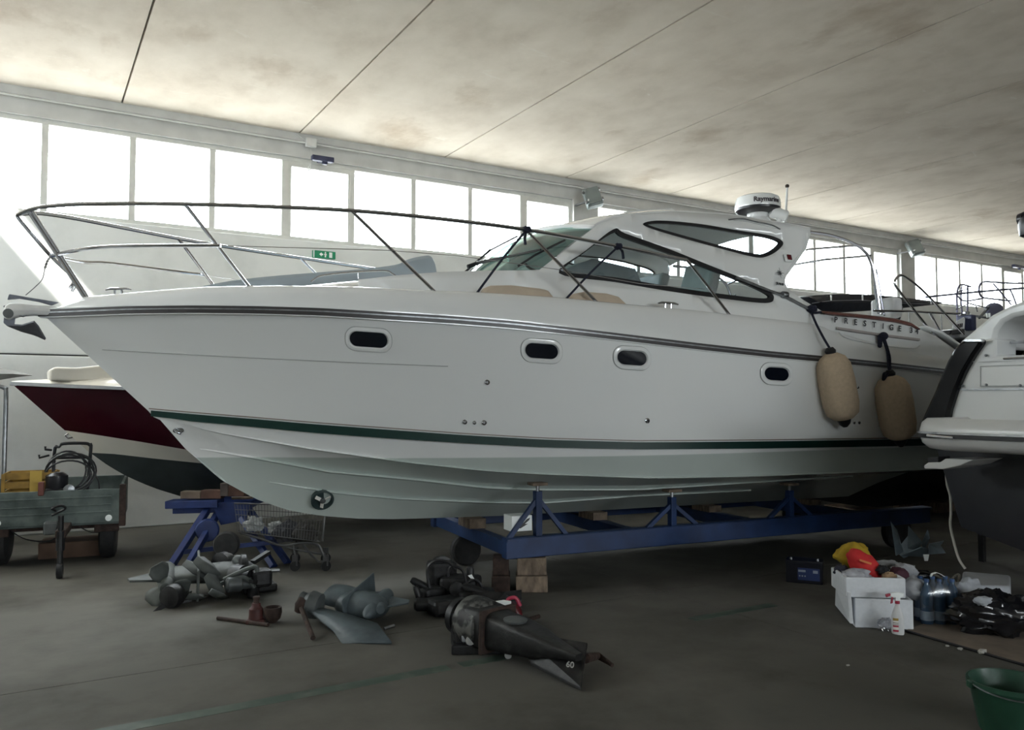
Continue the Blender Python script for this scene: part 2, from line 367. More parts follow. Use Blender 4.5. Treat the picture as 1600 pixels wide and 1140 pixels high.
mgreen = mat('sign_green', (.0, .23, .10), .4, var=.05)
mwhite = mat('sign_white', (.85, .88, .86), .4, var=.03)
MB().bb(a.x-.165, a.x+.165, YB-.045, YB, a.z-.052, a.z+.052).build('panel', mgreen, ex, smooth=0, bevel=.004)
MB().bb(a.x-.16, a.x-.145, YB-.048, YB-.045, a.z-.05, a.z+.05).build('white_edge', mwhite, ex, smooth=0)
q = MB()
q.prism([(a.x-.075, YB-.0465, a.z), (a.x-.04, YB-.0465, a.z+.03), (a.x-.04, YB-.0465, a.z+.012), (a.x-.02, YB-.0465, a.z+.012), (a.x-.02, YB-.0465, a.z-.012), (a.x-.04, YB-.0465, a.z-.012), (a.x-.04, YB-.0465, a.z-.03)], (0, .002, 0))
q.build('arrow', mwhite, ex, smooth=0, merge=False)
q = MB(); q.bb(a.x+.005, a.x+.025, YB-.0465, YB-.0445, a.z-.038, a.z+.02).bb(a.x-.005, a.x+.035, YB-.0465, YB-.0445, a.z-.005, a.z+.01).box((a.x+.015, YB-.0455, a.z+.031), (.018, .002, .016)); q.build('running_figure', mwhite, ex, smooth=0, merge=False)
MB().bb(a.x+.07, a.x+.115, YB-.0465, YB-.0445, a.z-.038, a.z+.038).build('doorway', mwhite, ex, smooth=0)
# ================================================================== THE MOTOR YACHT (s = metres aft of the pulpit tip, b = towards the viewer's side, z = up)
BO, BU, BN = V(-.08, 7.21, 0), V(.9936, -.113, 0).normalized(), V(-.113, -.9936, 0).normalized()
def W(s, b, z): return BO + BU*s + BN*b + UP*z
def bp(x, y, b):
    r = ray(x, y); t = (BO+BN*b-CAM).dot(BN)/r.dot(BN); p = CAM+r*t; return (p-BO).dot(BU), p.z
def solve(x, y, bf):
    """photo pixel -> (s, b, z) on the upright surface b = bf(s, z)."""
    s, z = .5, 2.0
    for _ in range(50):
        s2, z2 = bp(x, y, bf(s, z)); s, z = .5*(s+s2), .5*(z+z2)
    return s, bf(s, z), z
def hb(s0, L, bm, p, aft=.06):
    def f(s, z=0):
        t = max(0, min(1, (s-s0)/L)); return bm*(1-(1-t)**p) - aft*max(0, (s-6.2)/2.3)**2
    return f
b_rub, b_str, b_chi, b_s1, b_s2 = hb(.15, 4.2, 1.45, 2.3), hb(.908, 4.6, 1.38, 1.9), hb(.95, 5, 1.28, 1.8), hb(1.2, 5, .85, 1.8, .03), hb(1.45, 5, .45, 1.8, .02)
SE = 8.45                     # transom
def zc(bf, pts):
    q = sorted(solve(x, y, bf) for x, y in pts); xs = [a[0] for a in q]; zs = [a[2] for a in q]
    def f(s):
        if s > xs[-1]: return zs[-1]+(zs[-1]-zs[-2])/(xs[-1]-xs[-2])*(s-xs[-1])*.6
        return interp(s, xs, zs)
    return f
z_rub = zc(b_rub, [(100, 488), (200, 484), (300, 483), (400, 484), (500, 487), (600, 493), (700, 499), (800, 507), (900, 518), (1000, 530), (1100, 542), (1200, 553), (1300, 562), (1400, 572), (1490, 582)])
z_str = zc(b_str, [(232, 641), (300, 647), (400, 655), (480, 662), (600, 671), (725, 680), (850, 687), (992, 691), (1200, 689.5), (1430, 686)])
z_stb = zc(b_str, [(243, 650), (300, 658), (400, 667), (480, 675), (600, 684), (725, 692), (850, 698.5), (992, 701.5), (1200, 700), (1430, 696)])
z_chi = zc(b_chi, [(240, 651), (340, 675), (480, 700), (637, 722), (760, 735), (846, 740), (1017, 746), (1187, 743), (1421, 734)])
z_s1 = zc(b_s1, [(310, 700), (410, 717), (515, 736), (655, 749), (760, 761), (846, 764), (992, 764), (1139, 755), (1300, 745)])
z_s2 = zc(b_s2, [(360, 740), (417, 752), (515, 768), (620, 778), (760, 784), (846, 785), (992, 774), (1139, 767)])
def z_keel(s): return interp(s, [1.24, 1.49, 1.75, 2.02, 2.29, 2.62, 2.97, 4, 8.5], [1.13, .93, .77, .66, .6, .555, .53, .50, .47])
def b_toe(s, z=0): b = b_rub(s); return max(0, b-.12*min(1, b/.35))
z_toe = zc(b_toe, [(80, 476), (135, 463), (200, 457), (320, 448), (430, 446), (560, 448), (680, 454), (742, 456), (867, 464), (980, 475), (1080, 484), (1205, 498), (1280, 506), (1340, 526), (1437, 548), (1488, 558)])
yacht = thing('motor_yacht', 'large white motor yacht with green waterline stripe and steel bow rail on blue trolley', 'boat', W(4.2, 0, 0))
NS = 60
def sgrid(s0, n=NS): return [s0+(SE-s0)*(i/n)**1.35 for i in range(n+1)]
def curve(s0, bf, zf, sg=1, off=0): return [W(s, sg*(bf(s)+off), zf(s)) for s in sgrid(s0)]
# hull: topsides, chines, bottom and transom as one skin
mh = bpy.data.materials.new('hull_gelcoat'); mh.use_nodes = True
nt = mh.node_tree; N = nt.nodes; Lk = nt.links; b_ = N['Principled BSDF']; b_.inputs['Roughness'].default_value = .2; b_.inputs['Coat Weight'].default_value = .4; b_.inputs['Coat Roughness'].default_value = .08
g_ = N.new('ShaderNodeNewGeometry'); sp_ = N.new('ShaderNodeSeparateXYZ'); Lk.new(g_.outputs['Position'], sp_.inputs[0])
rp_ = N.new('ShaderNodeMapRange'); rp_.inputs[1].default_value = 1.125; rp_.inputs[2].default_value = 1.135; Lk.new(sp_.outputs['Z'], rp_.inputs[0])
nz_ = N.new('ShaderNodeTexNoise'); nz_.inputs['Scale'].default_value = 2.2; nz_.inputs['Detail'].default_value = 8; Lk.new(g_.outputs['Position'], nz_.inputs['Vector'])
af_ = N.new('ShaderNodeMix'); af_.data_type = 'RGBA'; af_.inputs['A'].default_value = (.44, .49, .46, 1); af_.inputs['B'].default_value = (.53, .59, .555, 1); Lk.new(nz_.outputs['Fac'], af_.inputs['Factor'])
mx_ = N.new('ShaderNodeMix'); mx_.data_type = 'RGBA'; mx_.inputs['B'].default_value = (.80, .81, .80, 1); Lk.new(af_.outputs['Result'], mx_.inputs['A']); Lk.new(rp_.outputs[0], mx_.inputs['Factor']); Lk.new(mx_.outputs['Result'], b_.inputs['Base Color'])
hull = MB()
for sg in (1, -1):
    L0 = curve(.15, b_rub, z_rub, sg); L1 = curve(.908, b_str, z_str, sg); L2 = curve(.95, b_chi, z_chi, sg); L2b = curve(1.0, lambda s: max(0, b_chi(s)-.05*min(1, b_chi(s)/.3)), lambda s: z_chi(s)-.012, sg)
    L3 = curve(1.19, b_s1, z_s1, sg); L4 = curve(1.42, b_s2, z_s2, sg); L5 = curve(1.46, lambda s: 0, z_keel, sg)
    ms = []
    for k in range(1, 6):
        t = k/6.0; fl_ = 4*t*(1-t)*.045   # concave flare towards the bow
        ms.append([a.lerp(c, t) - BN*sg*fl_*max(0, 1-i/35.0)*min(1, i/10.0) for i, (a, c) in enumerate(zip(L0, L1))])
    rows = [L0]+ms+[L1, L2, L2b, L3, L4, L5]
    hull.loft(rows)
    hull._add([r[-1] for r in rows]+[W(SE, 0, z_rub(SE))], [tuple(range(len(rows)+1))])
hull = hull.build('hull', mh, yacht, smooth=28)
mgr = mat('dark_green_stripe', (.003, .028, .022), .4, var=.15, scale=4, spec=.3)
mbr = mat('brown_pinstripe', (.22, .17, .14), .4)
def band(name, s0, s1, bf, za, zb, m, off, sgs=(1, -1), n=50, th=.004):
    for sg in sgs:
        ss = [s0+(s1-s0)*i/n for i in range(n+1)]
        r = [[W(s, sg*(bf(s)+o_), zf(s)) for s in ss] for zf, o_ in ((za, -.002), (za, off), (zb, off), (zb, -.002))]
        MB().loft(r, closed=False).build(name, m, yacht)
band('waterline_stripe', .93, SE, b_str, lambda s: z_str(s)+.002, lambda s: z_stb(s), mgr, .012)
band('pinstripe', .915, SE, lambda s: b_str(s)+.003, lambda s: z_str(s)+.020, lambda s: z_str(s)+.012, mbr, .010)
def rail_on(name, s0, s1, bf, zf, wz, out, m, n=44, sgs=(1, -1)):
    for sg in sgs:
        ss = [s0+(s1-s0)*i/n for i in range(n+1)]
        rows = []
        for i, s in enumerate(ss):
            k = min(1, i/6.0); c = W(s, sg*bf(s), zf(s))
            rows.append([c+UP*wz-BN*sg*.01, c+UP*wz*.2+BN*sg*out*k, c-UP*wz*.25+BN*sg*out*k, c-UP*wz-BN*sg*.03])
        MB().loft(rows, closed=True, caps=True).build(name, m, yacht, smooth=50)
rail_on('spray_rail', 1.3, 7.6, b_s1, z_s1, .022, .035, mh)
rail_on('spray_rail', 1.85, 6.6, b_s2, z_s2, .02, .03, mh)
rail_on('chine_lip', 1.3, 8.4, b_chi, z_chi, .012, .018, mh)
# knuckle line along the topsides
mk = mat('knuckle_shadow_line', (.42, .43, .42), .4)
zk0 = lambda s: z_rub(s)-interp(s, [.4, 1.0, 2.0, 3.0, 4.2], [.335, .345, .325, .305, .29])
def bk(s): t = (z_rub(s)-zk0(s))/(z_rub(s)-z_str(s)); return b_rub(s)+(b_str(s)-b_rub(s))*t
# rubbing strake: dark band with a bright steel insert
rub = mat('rubbing_strake', (.05, .045, .045), .35, var=.3)
for sg in (1, -1):
    ss = sgrid(.15, 70)
    def rr(dz0, dz1, out):
        return [[W(s, sg*(b_rub(s)-.01), z_rub(s)+dz0) for s in ss], [W(s-(out if i == 0 else 0), sg*(b_rub(s)+out), z_rub(s)+dz0) for i, s in enumerate(ss)],
                [W(s-(out if i == 0 else 0), sg*(b_rub(s)+out), z_rub(s)+dz1) for i, s in enumerate(ss)], [W(s, sg*(b_rub(s)-.01), z_rub(s)+dz1) for s in ss]]
    rb_ = MB().loft(rr(.026, -.028, .022)).build('rubbing_strake', rub, yacht)
    MB().loft(rr(.008, -.002, .026)).build('steel_insert', dsteel, rb_)
    MB().loft(rr(-.028, -.036, .014)).build('lower_bead', gel, rb_)
    MB().loft(rr(.026, .036, .014)).build('upper_bead', gel, rb_)
# deck edge (gunwale) and deck
for sg in (1, -1):
    ss = sgrid(.15, 70); rows = []
    zt = lambda s: z_rub(s)+(z_toe(s)-z_rub(s))*min(1, .35+(s-.15)*2.2)
    for t, k in ((0, 0), (.3, .05), (.6, .22), (.85, .55), (.97, .85), (1, 1)):
        rows.append([W(s, sg*(b_rub(s)+(b_toe(s)-b_rub(s))*k), z_rub(s)+.03*(1-t)+(zt(s)-z_rub(s))*t) for s in ss])
    rows.append([W(s, sg*max(0, b_toe(s)-.05), zt(s)-.035) for s in ss])
    MB().loft(rows).build('gunwale', gel, yacht, smooth=60)
ss = sgrid(.2, 60)
MB().loft([[W(s, max(0, b_toe(s)-.04)*k, zt(s)-.035+.02*(1-k*k)) for s in ss] for k in (-1, -.5, 0, .5, 1)]).build('deck', gelw, yacht)
# ---- cabin sides as sheets with window openings
def b_side(s, z):
    base = interp(s, [1.5, 3.0, 4.0, 4.8, 6.0, 6.9, 8.6], [.50, .93, 1.07, 1.15, 1.17, 1.345, 1.325])
    return base - .30*(z-2.45)*interp(s, [6.6, 7.0], [1, .15])
def SP(x, y): return solve(x, y, b_side)
def inside(p, poly):
    x, y = p; c = False; n = len(poly)
    for i in range(n):
        x0, y0 = poly[i]; x1, y1 = poly[i-1]
        if (y0 > y) != (y1 > y) and x < (x1-x0)*(y-y0)/(y1-y0)+x0: c = not c
    return c
def sheet(outer, holes, fine):
    pts, edges = [], []
    for lp in [outer]+holes:
        k = len(pts); n = len(lp); pts += [Vector(p) for p in lp]; edges += [(k+i, k+(i+1) % n) for i in range(n)]
    xs = [p[0] for p in outer]; ys = [p[1] for p in outer]
    a = min(xs)+fine*.5
    while a < max(xs):
        c = min(ys)+fine*.5
        while c < max(ys):
            if inside((a, c), outer) and not any(inside((a, c), h) for h in holes): pts.append(Vector((a, c)))
            c += fine
        a += fine
    v, e, f, *_ = delaunay_2d_cdt(pts, edges, [], 0, 1e-5)
    keep = []
    for t in f:
        c = sum((v[i] for i in t), Vector((0, 0)))/len(t)
        if inside(c, outer) and not any(inside(c, h) for h in holes): keep.append(tuple(t))
    return v, keep
def shrink(poly, ws):
    P = [Vector(p) for p in poly]; n = len(P); ar = sum(P[i-1].x*P[i].y-P[i].x*P[i-1].y for i in range(n)); sgn = 1 if ar > 0 else -1
    out = []
    for i in range(n):
        d = (P[(i+1) % n]-P[i-1]); nrm = Vector((-d.y, d.x)).normalized()*sgn; out.append(P[i]+nrm*ws[i])
    return out
def win(pts, n=5):
    """pts (px, py, frame width in m) -> outer ring, inner ring in (s, z)"""
    q = cr(pts, n, True); sz = []
    for a in q: r = SP(a[0], a[1]); sz.append((r[0], r[2]))
    return sz, [tuple(p) for p in shrink(sz, [a[2] for a in q])]
w_low, w_low_i = win([(872, 427, .03), (915, 391, .006), (957, 358.5, .03), (975, 365, .045), (1040, 388, .045), (1100, 412, .042), (1160, 436, .042), (1198, 454, .042), (1207, 466, .045), (1194, 473.5, .045), (1130, 467, .045), (1050, 456, .045), (960, 441, .045)])
w_up, w_up_i = win([(1004, 349, .025), (1030, 345, .028), (1090, 350, .028), (1150, 360, .03), (1200, 368, .032), (1221, 378, .035), (1215, 390, .035), (1196, 401, .035), (1175, 401.5, .035), (1120, 387.5, .03), (1050, 368, .028), (1012, 356, .025)])
out_px = [(560, 438), (620, 431), (680, 426.5), (742, 424), (812, 423.5), (842, 422.5), (932, 352.5), (958, 341), (985, 336), (1055, 331.5), (1140, 336.5), (1200, 346), (1240, 352), (1265, 357.5), (1266, 366), (1260, 388), (1243, 412), (1228, 432), (1224, 442), (1232, 454), (1255, 470), (1275, 482), (1284, 487.5), (1340, 492), (1400, 499), (1428, 506.5), (1437, 515), (1460, 525), (1490, 546), (1492, 580),
          (1440, 572), (1300, 535), (1205, 522), (1080, 506), (980, 495), (867, 484), (812, 480), (742, 478), (680, 475), (560, 468)]
outer = [(SP(a[0], a[1])[0], SP(a[0], a[1])[2]) for a in out_px]
hole = lambda w_, wi: [tuple((Vector(a)*.5+Vector(c)*.5)) for a, c in zip(w_, wi)]
sv, sf = sheet(outer, [hole(w_low, w_low_i), hole(w_up, w_up_i)], .12)
for sg in (1, -1):
    m_ = MB(); m_._add([W(p.x, sg*b_side(p.x, p.y), p.y) for p in sv], sf); m_.build('cabin_side', gel, yacht, smooth=40, solid=.03)
    for nm, (wo, wi) in (('side_window', (w_low, w_low_i)), ('upper_window', (w_up, w_up_i))):
        gv, gf = sheet(wi, [], .2)
        m_ = MB(); m_._add([W(p.x, sg*(b_side(p.x, p.y)+.004), p.y) for p in gv], gf); pane = m_.build(nm, glass_side, yacht, smooth=40)
        rows = [[W(p[0], sg*(b_side(*p)+o_), p[1]) for p in ring] for ring, o_ in ((wo, -.004), (wo, .019), (wi, .019), (wi, -.012))]
        MB().loft(rows, closed=True).build('window_seal', blackr, pane, smooth=50)
# ---- roof
top = [(925, 357), (940, 348), (958, 341), (985, 336), (1055, 331.5), (1140, 336.5), (1200, 346), (1240, 352), (1266, 357.5)]
tp = cr([SP(*p) for p in top], 4); rows = []
for s, b, z in tp:
    pr = s-tp[0][0]; cz = .105*min(1, .45+pr*.7)
    fwdn = .22*max(0, 1-pr/.6)   # roof front bows forward on the centreline
    rows.append([W(s-fwdn*(1-k*k), b*k, z+cz*(1-abs(k)**2.4)+(0.0 if abs(k) < 1 else 0)) for k in (-1, -.96, -.85, -.65, -.35, 0, .35, .65, .85, .96, 1)])
MB().loft(rows).build('roof', gel, yacht, smooth=60, solid=.03)
# windscreen between the pillars
pb, pt = SP(846, 424), SP(930, 355); nW = 20; rows = []
for t in np.linspace(0, 1, 9):
    row = []
    for k in np.linspace(-1, 1, nW+1):
        s0_, b0_, z0_ = [pb[i]+(pt[i]-pb[i])*t for i in range(3)]
        bow = (.36*(1-t)+.22*t)*(1-abs(k)**2.2); crown = (.02+.075*t)*(1-k*k)
        row.append(W(s0_-bow, b0_*k, z0_+crown+.05*math.sin(PI*t)*(1-.3*k*k)))
    rows.append(row)
ws_rows = rows
MB().loft(rows).build('windscreen', glass_front, yacht, smooth=60)
MB().tube([r for r in rows[0]], .008, 8).build('windscreen_seal', blackr, yacht); MB().tube([r+UP*.006 for r in rows[-1]], .02, 8).build('windscreen_header', gel, yacht)
# coachroof ahead of the windscreen
tr = cr([(430, 445), (486, 440), (582, 432), (680, 425.5), (742, 422.5), (800, 422), (850, 424)], 5); rows = []
for px, py in tr:
    s, z = bp(px, py, .55); hw = interp(s, [1.6, 2.2, 3.2, 4.3], [.25, .62, 1.02, 1.12]); zd = zt(s)-.04
    rows.append([W(s-.12*(1-k*k), hw*k, zd+(z-zd)*(1-abs(k)**3.5)) for k in np.linspace(-1, 1, 25)])
rows.insert(0, [W((p-BO).dot(BU)-.1, (p-BO).dot(BN), zt(1.7)-.05) for p in rows[0]])
MB().loft(rows).build('coachroof', gel, yacht, smooth=60)
# foredeck sun pad with raised head end
mpad = mat('blue_grey_pad_vinyl', (.36, .42, .46), .5, var=.08, scale=4)
pp = cr([(318, 446), (360, 438), (420, 431), (500, 424.5), (560, 420), (618, 413), (640, 404), (662, 399), (674, 399), (680, 408), (683, 426)], 4); rows = []
for px, py in pp:
    s, z = bp(px, py, -.12); rows.append([W(s, -.12, 2.42), W(s, -.12, z-.03), W(s, -.15, z), W(s, -.60, z-.01), W(s, -.66, z-.04), W(s, -.66, 2.42)])
MB().loft(rows).build('sun_pad', mpad, yacht, smooth=40)
gr = [bp(x, y, .30) for x, y in [(486, 440), (498, 432), (520, 428), (560, 424.5), (602, 423), (612, 427), (618, 431)]]
MB().tube([W(a[0], .30, a[1]) for a in cr(gr, 4)], .008, 8).build('grab_rail', steel, yacht)
MB().tube([W(*[gr[3][0], .30, gr[3][1]]), W(gr[3][0], .30, gr[3][1]-.06)], .006, 6).build('grab_rail_post', steel, yacht)
# interior seen through the glass
mint = mat('cabin_lining', (.55, .55, .54), .6, var=.15)
mdash = mat('helm_console', (.34, .35, .35), .5, var=.2)
MB().loft([[W(s, b, z) for s, z in ((4.15, 2.45), (4.15, 2.72), (4.5, 2.86), (4.95, 2.80), (5.05, 2.62), (5.05, 2.45))] for b in (-.9, -.6, 0, .6, .88)], closed=True, caps=True).build('dashboard', mdash, yacht, smooth=50)
for b in (-.45, .45):
    st = MB().box(W(5.75, b, 2.56), (.5, .5, .12)).build('helm_seat', mint, yacht, bevel=.03, smooth=0)
    MB().prism([W(5.98, b-.25, 2.5), W(6.12, b-.25, 2.98), W(6.0, b-.25, 3.0), W(5.88, b-.25, 2.6)], BN*.5).build('seat_back', mint, st, bevel=.03, smooth=0)
MB().loft([[W(s, b, 2.38) for s in (4.0, 5, 6, 7, 8.3)] for b in (-1.05, 1.05)]).build('cockpit_sole', gelw, yacht)
# ---- portholes
mport = mat('porthole_dark_glass', (.006, .008, .014), .06, var=.1, coat=.6)
from mathutils.bvhtree import BVHTree
bvh = BVHTree.FromPolygons([v.co+wl(hull) for v in hull.data.vertices], [tuple(p.vertices) for p in hull.data.polygons])
def HPN(x, y):
    r = ray(x, y).normalized(); loc_, nr, i_, d_ = bvh.ray_cast(CAM, r)
    if nr.dot(r) > 0: nr = -nr
    return loc_, nr
def HP(x, y, o_=0): loc_, nr = HPN(x, y); return loc_+nr*o_
def plate(x, y, hw, hh, r, o_, n=8):
    """rounded-rectangle loop around a photo point on the topsides (half sizes in px)"""
    loop = []
    for cx_, cy_, a0 in ((hw-r, -(hh-r), -90), (hw-r, hh-r, 0), (-(hw-r), hh-r, 90), (-(hw-r), -(hh-r), 180)):
        for i in range(n+1):
            a = math.radians(a0+90*i/n); loop.append(HP(x+cx_+r*math.cos(a), y+cy_+r*math.sin(a)+.07*(cx_+r*math.cos(a)), o_))
    return loop
for x, y, w_, h_ in ((576, 530, 30, 11.5), (846, 548, 26, 11.5), (987, 559, 23, 11), (1213, 584, 19, 10)):
    ph = MB().loft([plate(x, y, w_*.98, h_, h_, .004), plate(x, y, w_*.98, h_, h_, .006)], closed=True, caps=True).build('porthole', mport, yacht, smooth=30)
    MB().loft([plate(x, y, w_+6, h_+7, h_+5, -.004), plate(x, y, w_+6, h_+7, h_+5, .010), plate(x, y, w_+4, h_+5, h_+4, .014), plate(x, y, w_+1.5, h_+1.5, h_+1, .014), plate(x, y, w_*.97, h_, h_, -.006)], closed=True).build('porthole_rim', gel, ph, smooth=40)
    MB().tube(plate(x, y, w_+6.5, h_+7.5, h_+5.5, .002), .0028, 5, closed=True).build('rim_joint', mk, ph)
kl = [HP(160+540*i/50, 546+26*i/50+1.5*math.sin(PI*i/50), .001) for i in range(51)]
for sg in (1, -1):
    MB().tube([p if sg > 0 else p-BN*2*(p-BO).dot(BN) for p in kl], .004, 6).build('knuckle_line', mk, yacht)
# ---- skin fittings
for x, y, r in ((761, 597, 4.2), (726, 659, 3.8), (741, 660, 3), (756, 660, 4.2), (1011, 657, 4.2), (1340, 605, 2.2), (1334, 660, 2.6), (1342, 660, 2.6)):
    c = HP(x, y); R_ = r/F*(c-CAM).dot(fw)
    sk = MB().lathe([(R_, 0), (R_, .012), (R_*.55, .016), (R_*.5, .004)], c-BN*.004, BN, 14).build('skin_fitting', steel, yacht)
    MB().lathe([(R_*.5, .0), (R_*.5, .006)], c, BN, 12).build('fitting_bore', blackp, sk)
c = HP(272, 669, .004)
c, nr_ = HPN(279, 672); Tb = frame(c, BU*.8-UP*.5, nr_.cross(BU*.8-UP*.5))
be = MB(Tb).lathe([(.042, -.004), (.045, .004), (.03, .010)], n=20, sx=1.0, sy=.6).build('bow_eye_plate', steel, yacht)
MB(Tb).tube([(-.028, 0, .0), (-.026, 0, .028), (0, 0, .042), (.026, 0, .028), (.028, 0, 0)], .007, 8).build('bow_eye', steel, be)
# bow thruster tunnel
tc_, nrm = HPN(503, 778); T_ = frame(tc_, BU, nrm.cross(BU))
mtun = mat('thruster_tunnel_dark', (.03, .05, .05), .5)
MB(T_).lathe([(.088, -.02), (.098, .035), (.085, .04), (.075, .01), (.07, .0)], n=24).build('thruster_tunnel', mtun, yacht)
th_ = MB(T_).lathe([(.0, .02), (.022, .02), (.026, .045), (.0, .055)], n=14).build('thruster_hub', greyp, yacht)
for k in range(3): MB(T_ @ Matrix.Rotation(k*2*PI/3+.5, 4, 'Z')).box((.045, 0, .035), (.06, .03, .006), Matrix.Rotation(.5, 4, 'X')).build('thruster_blade', gelw, th_, bevel=.003, smooth=0)
# ---- pulpit, rails and stanchions, mirrored port and starboard
b_rail = lambda s, z=0: hb(-.03, 4.2, 1.33, 2.3)(s)
def tubeS(name, pts, r, m=steel, sgs=(1, -1), n=8, parent=yacht):
    for sg in sgs: MB().tube([W(a[0], sg*a[1], a[2]) for a in pts], r, n).build(name, m, parent)
topn = [(-.028, 0, 3.01)]+[solve(x, y, b_rail) for x, y in ((36, 331), (60, 324), (100, 320), (140, 318.5), (210, 318), (290, 319), (400, 322), (550, 329), (690, 342), (823, 359), (966, 385), (1072, 406))]
tubeS('top_rail', cr(topn, 5), .0165)
def onrail(px):   # top-rail point under a photo column
    return min(cr(topn, 12), key=lambda a: abs((lambda p: CX+F*(p-CAM).dot(rt)/(p-CAM).dot(fw))(W(*a))-px))
def toe_pt(x, y): return solve(x, y, lambda s, z: b_toe(s)-.02)
midn = [(.20, 0, 2.715)]+[solve(x, y, lambda s, z: b_rail(s)*.97 if s > .25 else max(0, (s-.2)*2.2)) for x, y in ((120, 391), (160, 386), (220, 384), (280, 383.5), (345, 383.5))]
tubeS('mid_rail', cr(midn, 6), .015)
wire = [solve(x, y, lambda s, z: b_rail(s)*.985) for x, y in ((345, 383.5), (430, 386), (520, 388.5), (610, 391), (720, 400), (880, 422), (1000, 443), (1105, 452))]
tubeS('guard_wire', wire, .003, n=5)
for tx_, bx, by in ((290, 393, 446), (553, 686, 456), (823, 938, 472)):
    a = onrail(tx_); c = toe_pt(bx, by); tubeS('stanchion', [(a[0], a[1], a[2]-.005), (c[0], c[1], c[2]-.03)], .0135)
    for sg in (1, -1): MB().lathe([(.03, -.03), (.03, .005), (.016, .02)], W(c[0], sg*c[1], c[2]-.02), UP, 12).build('stanchion_foot', steel, yacht)
a = cr(topn, 5)[-1]; c = toe_pt(1141, 490); tubeS('stanchion', cr([(a[0]-.01, a[1], a[2]), (a[0]+.05, a[1], a[2]-.04), (c[0], c[1], c[2]-.02)], 5), .0135)
# pulpit legs and bow loop
c = toe_pt(136, 463); a = onrail(42); c2 = (c[0], max(c[1], .12), c[2]-.02)
for o_ in (-.013, .013): tubeS('pulpit_leg', [(a[0]+.02+o_, a[1], a[2]), (c2[0]+o_, c2[1], c2[2])], .013)
MB().tube([W(*q) for q in cr([(-.028, 0, 3.01), (.0, 0, 2.96), (.2, 0, 2.715), (.36, .06, 2.55), (c2[0]-.12, .1, 2.46)], 5)], .0135).build('bow_brace', steel, yacht)
MB().tube([W(*q) for q in cr([(-.028, 0, 3.01), (.0, 0, 2.96), (.2, 0, 2.715), (.36, -.06, 2.55), (c2[0]-.12, -.1, 2.46)], 5)], .0135).build('bow_brace', steel, yacht)
# cleats
def cleat(c, d, L=.2):
    cl = MB().tube([c-d*L*.5+UP*.052, c-d*L*.3+UP*.06, c+d*L*.3+UP*.06, c+d*L*.5+UP*.052], [.007, .011, .011, .007], 8).build('cleat', steel, yacht)
    for k in (-.14, .14): MB().tube([c+d*L*k-UP*.02, c+d*L*k+UP*.06], .009, 8).build('cleat_post', steel, cl)
s, b, z = toe_pt(180, 460); cleat(W(s+.02, b-.04, z-.01), (BU+BN*.5).normalized())
s, b, z = toe_pt(1045, 481); cleat(W(s, b-.01, z-.015), BU, .21)
# bow roller and anchor
mroll = mat('bow_roller_plastic', (.75, .75, .73), .4)
br = MB().loft([[W(s, b, z) for b, z in ((-.06, zb), (-.075, zm), (-.05, zt_), (.05, zt_), (.075, zm), (.06, zb))] for s, zb, zm, zt_ in ((.45, 2.24, 2.28, 2.31), (.1, 2.25, 2.29, 2.325), (-.0, 2.235, 2.285, 2.33), (-.06, 2.205, 2.27, 2.33), (-.09, 2.215, 2.265, 2.305))], closed=True, caps=True).build('bow_roller', mroll, yacht, bevel=.01, smooth=40)
MB().lathe([(.035, -.08), (.035, .08)], W(-.06, 0, 2.25), BN, 16).build('roller', greyp, br)
# ---- roof fittings
def above(px, py, b): s, z = bp(px, py, b); return W(s, b, z)
c = above(1184, 334, 0.0)
rd = MB().lathe([(.20, .0), (.245, .03), (.25, .06)], c, UP, 36).build('radar_base', blackp, yacht)
MB().lathe([(.25, .055), (.252, .07), (.245, .14), (.232, .175), (.20, .192), (0, .2)], c, UP, 40).build('radar_dome', gel, yacht)
MB().lathe([(.17, -.12), (.12, -.05), (.12, .01)], c, UP, 24).build('radar_pedestal', gel, yacht)
# maker's name wrapped round the dome
mtxt = mat('dark_lettering', (.05, .04, .05), .5)
def wrap_text(body, m, cen, rad, z, size, a0):
    cu = bpy.data.curves.new('lettering', 'FONT'); cu.body = body; cu.size = size; cu.extrude = .002; cu.offset = size*.025; cu.align_x = 'CENTER'
    t = bpy.data.objects.new('tmp', cu); COL.objects.link(t); dg = bpy.context.evaluated_depsgraph_get(); me = bpy.data.meshes.new_from_object(t.evaluated_get(dg)); bpy.data.objects.remove(t)
    off = wl(yacht)
    for v in me.vertices:
        a = a0+v.co.x/rad; r = rad+v.co.z; v.co = Vector((cen.x+r*math.cos(a), cen.y+r*math.sin(a), cen.z+z+v.co.y))-off
    me.materials.clear(); me.materials.append(m); o = bpy.data.objects.new('lettering', me); COL.objects.link(o); o.parent = yacht
vd = CAM-c; a_v = math.atan2(vd.y, vd.x)
wrap_text('Raymarine', mtxt, c, .2525, .088, .075, a_v+.46)
# searchlight
sl = above(1217, 334, .18); dx = (rt*.95+fh*.1-UP*.35).normalized()
s_ = MB().lathe([(.0, -.1), (.055, -.098), (.066, -.08), (.062, .06), (.07, .075), (.06, .09), (.0, .095)], sl, dx, 24).build('searchlight', gel, yacht)
MB().lathe([(.05, -.2), (.03, -.14), (.028, -.03)], sl, UP, 14).build('searchlight_stem', gel, s_)
# mast light
ml = above(1227, 340, .0); tp_ = above(1230, 292, .0)
m_ = MB().tube([ml-UP*.05, tp_], [.016, .012], 10).build('mast_light_pole', gel, yacht)
MB().lathe([(.012, -.01), (.022, .0), (.022, .02), (.012, .03)], tp_, UP, 14).build('mast_light_cap', rust, m_)
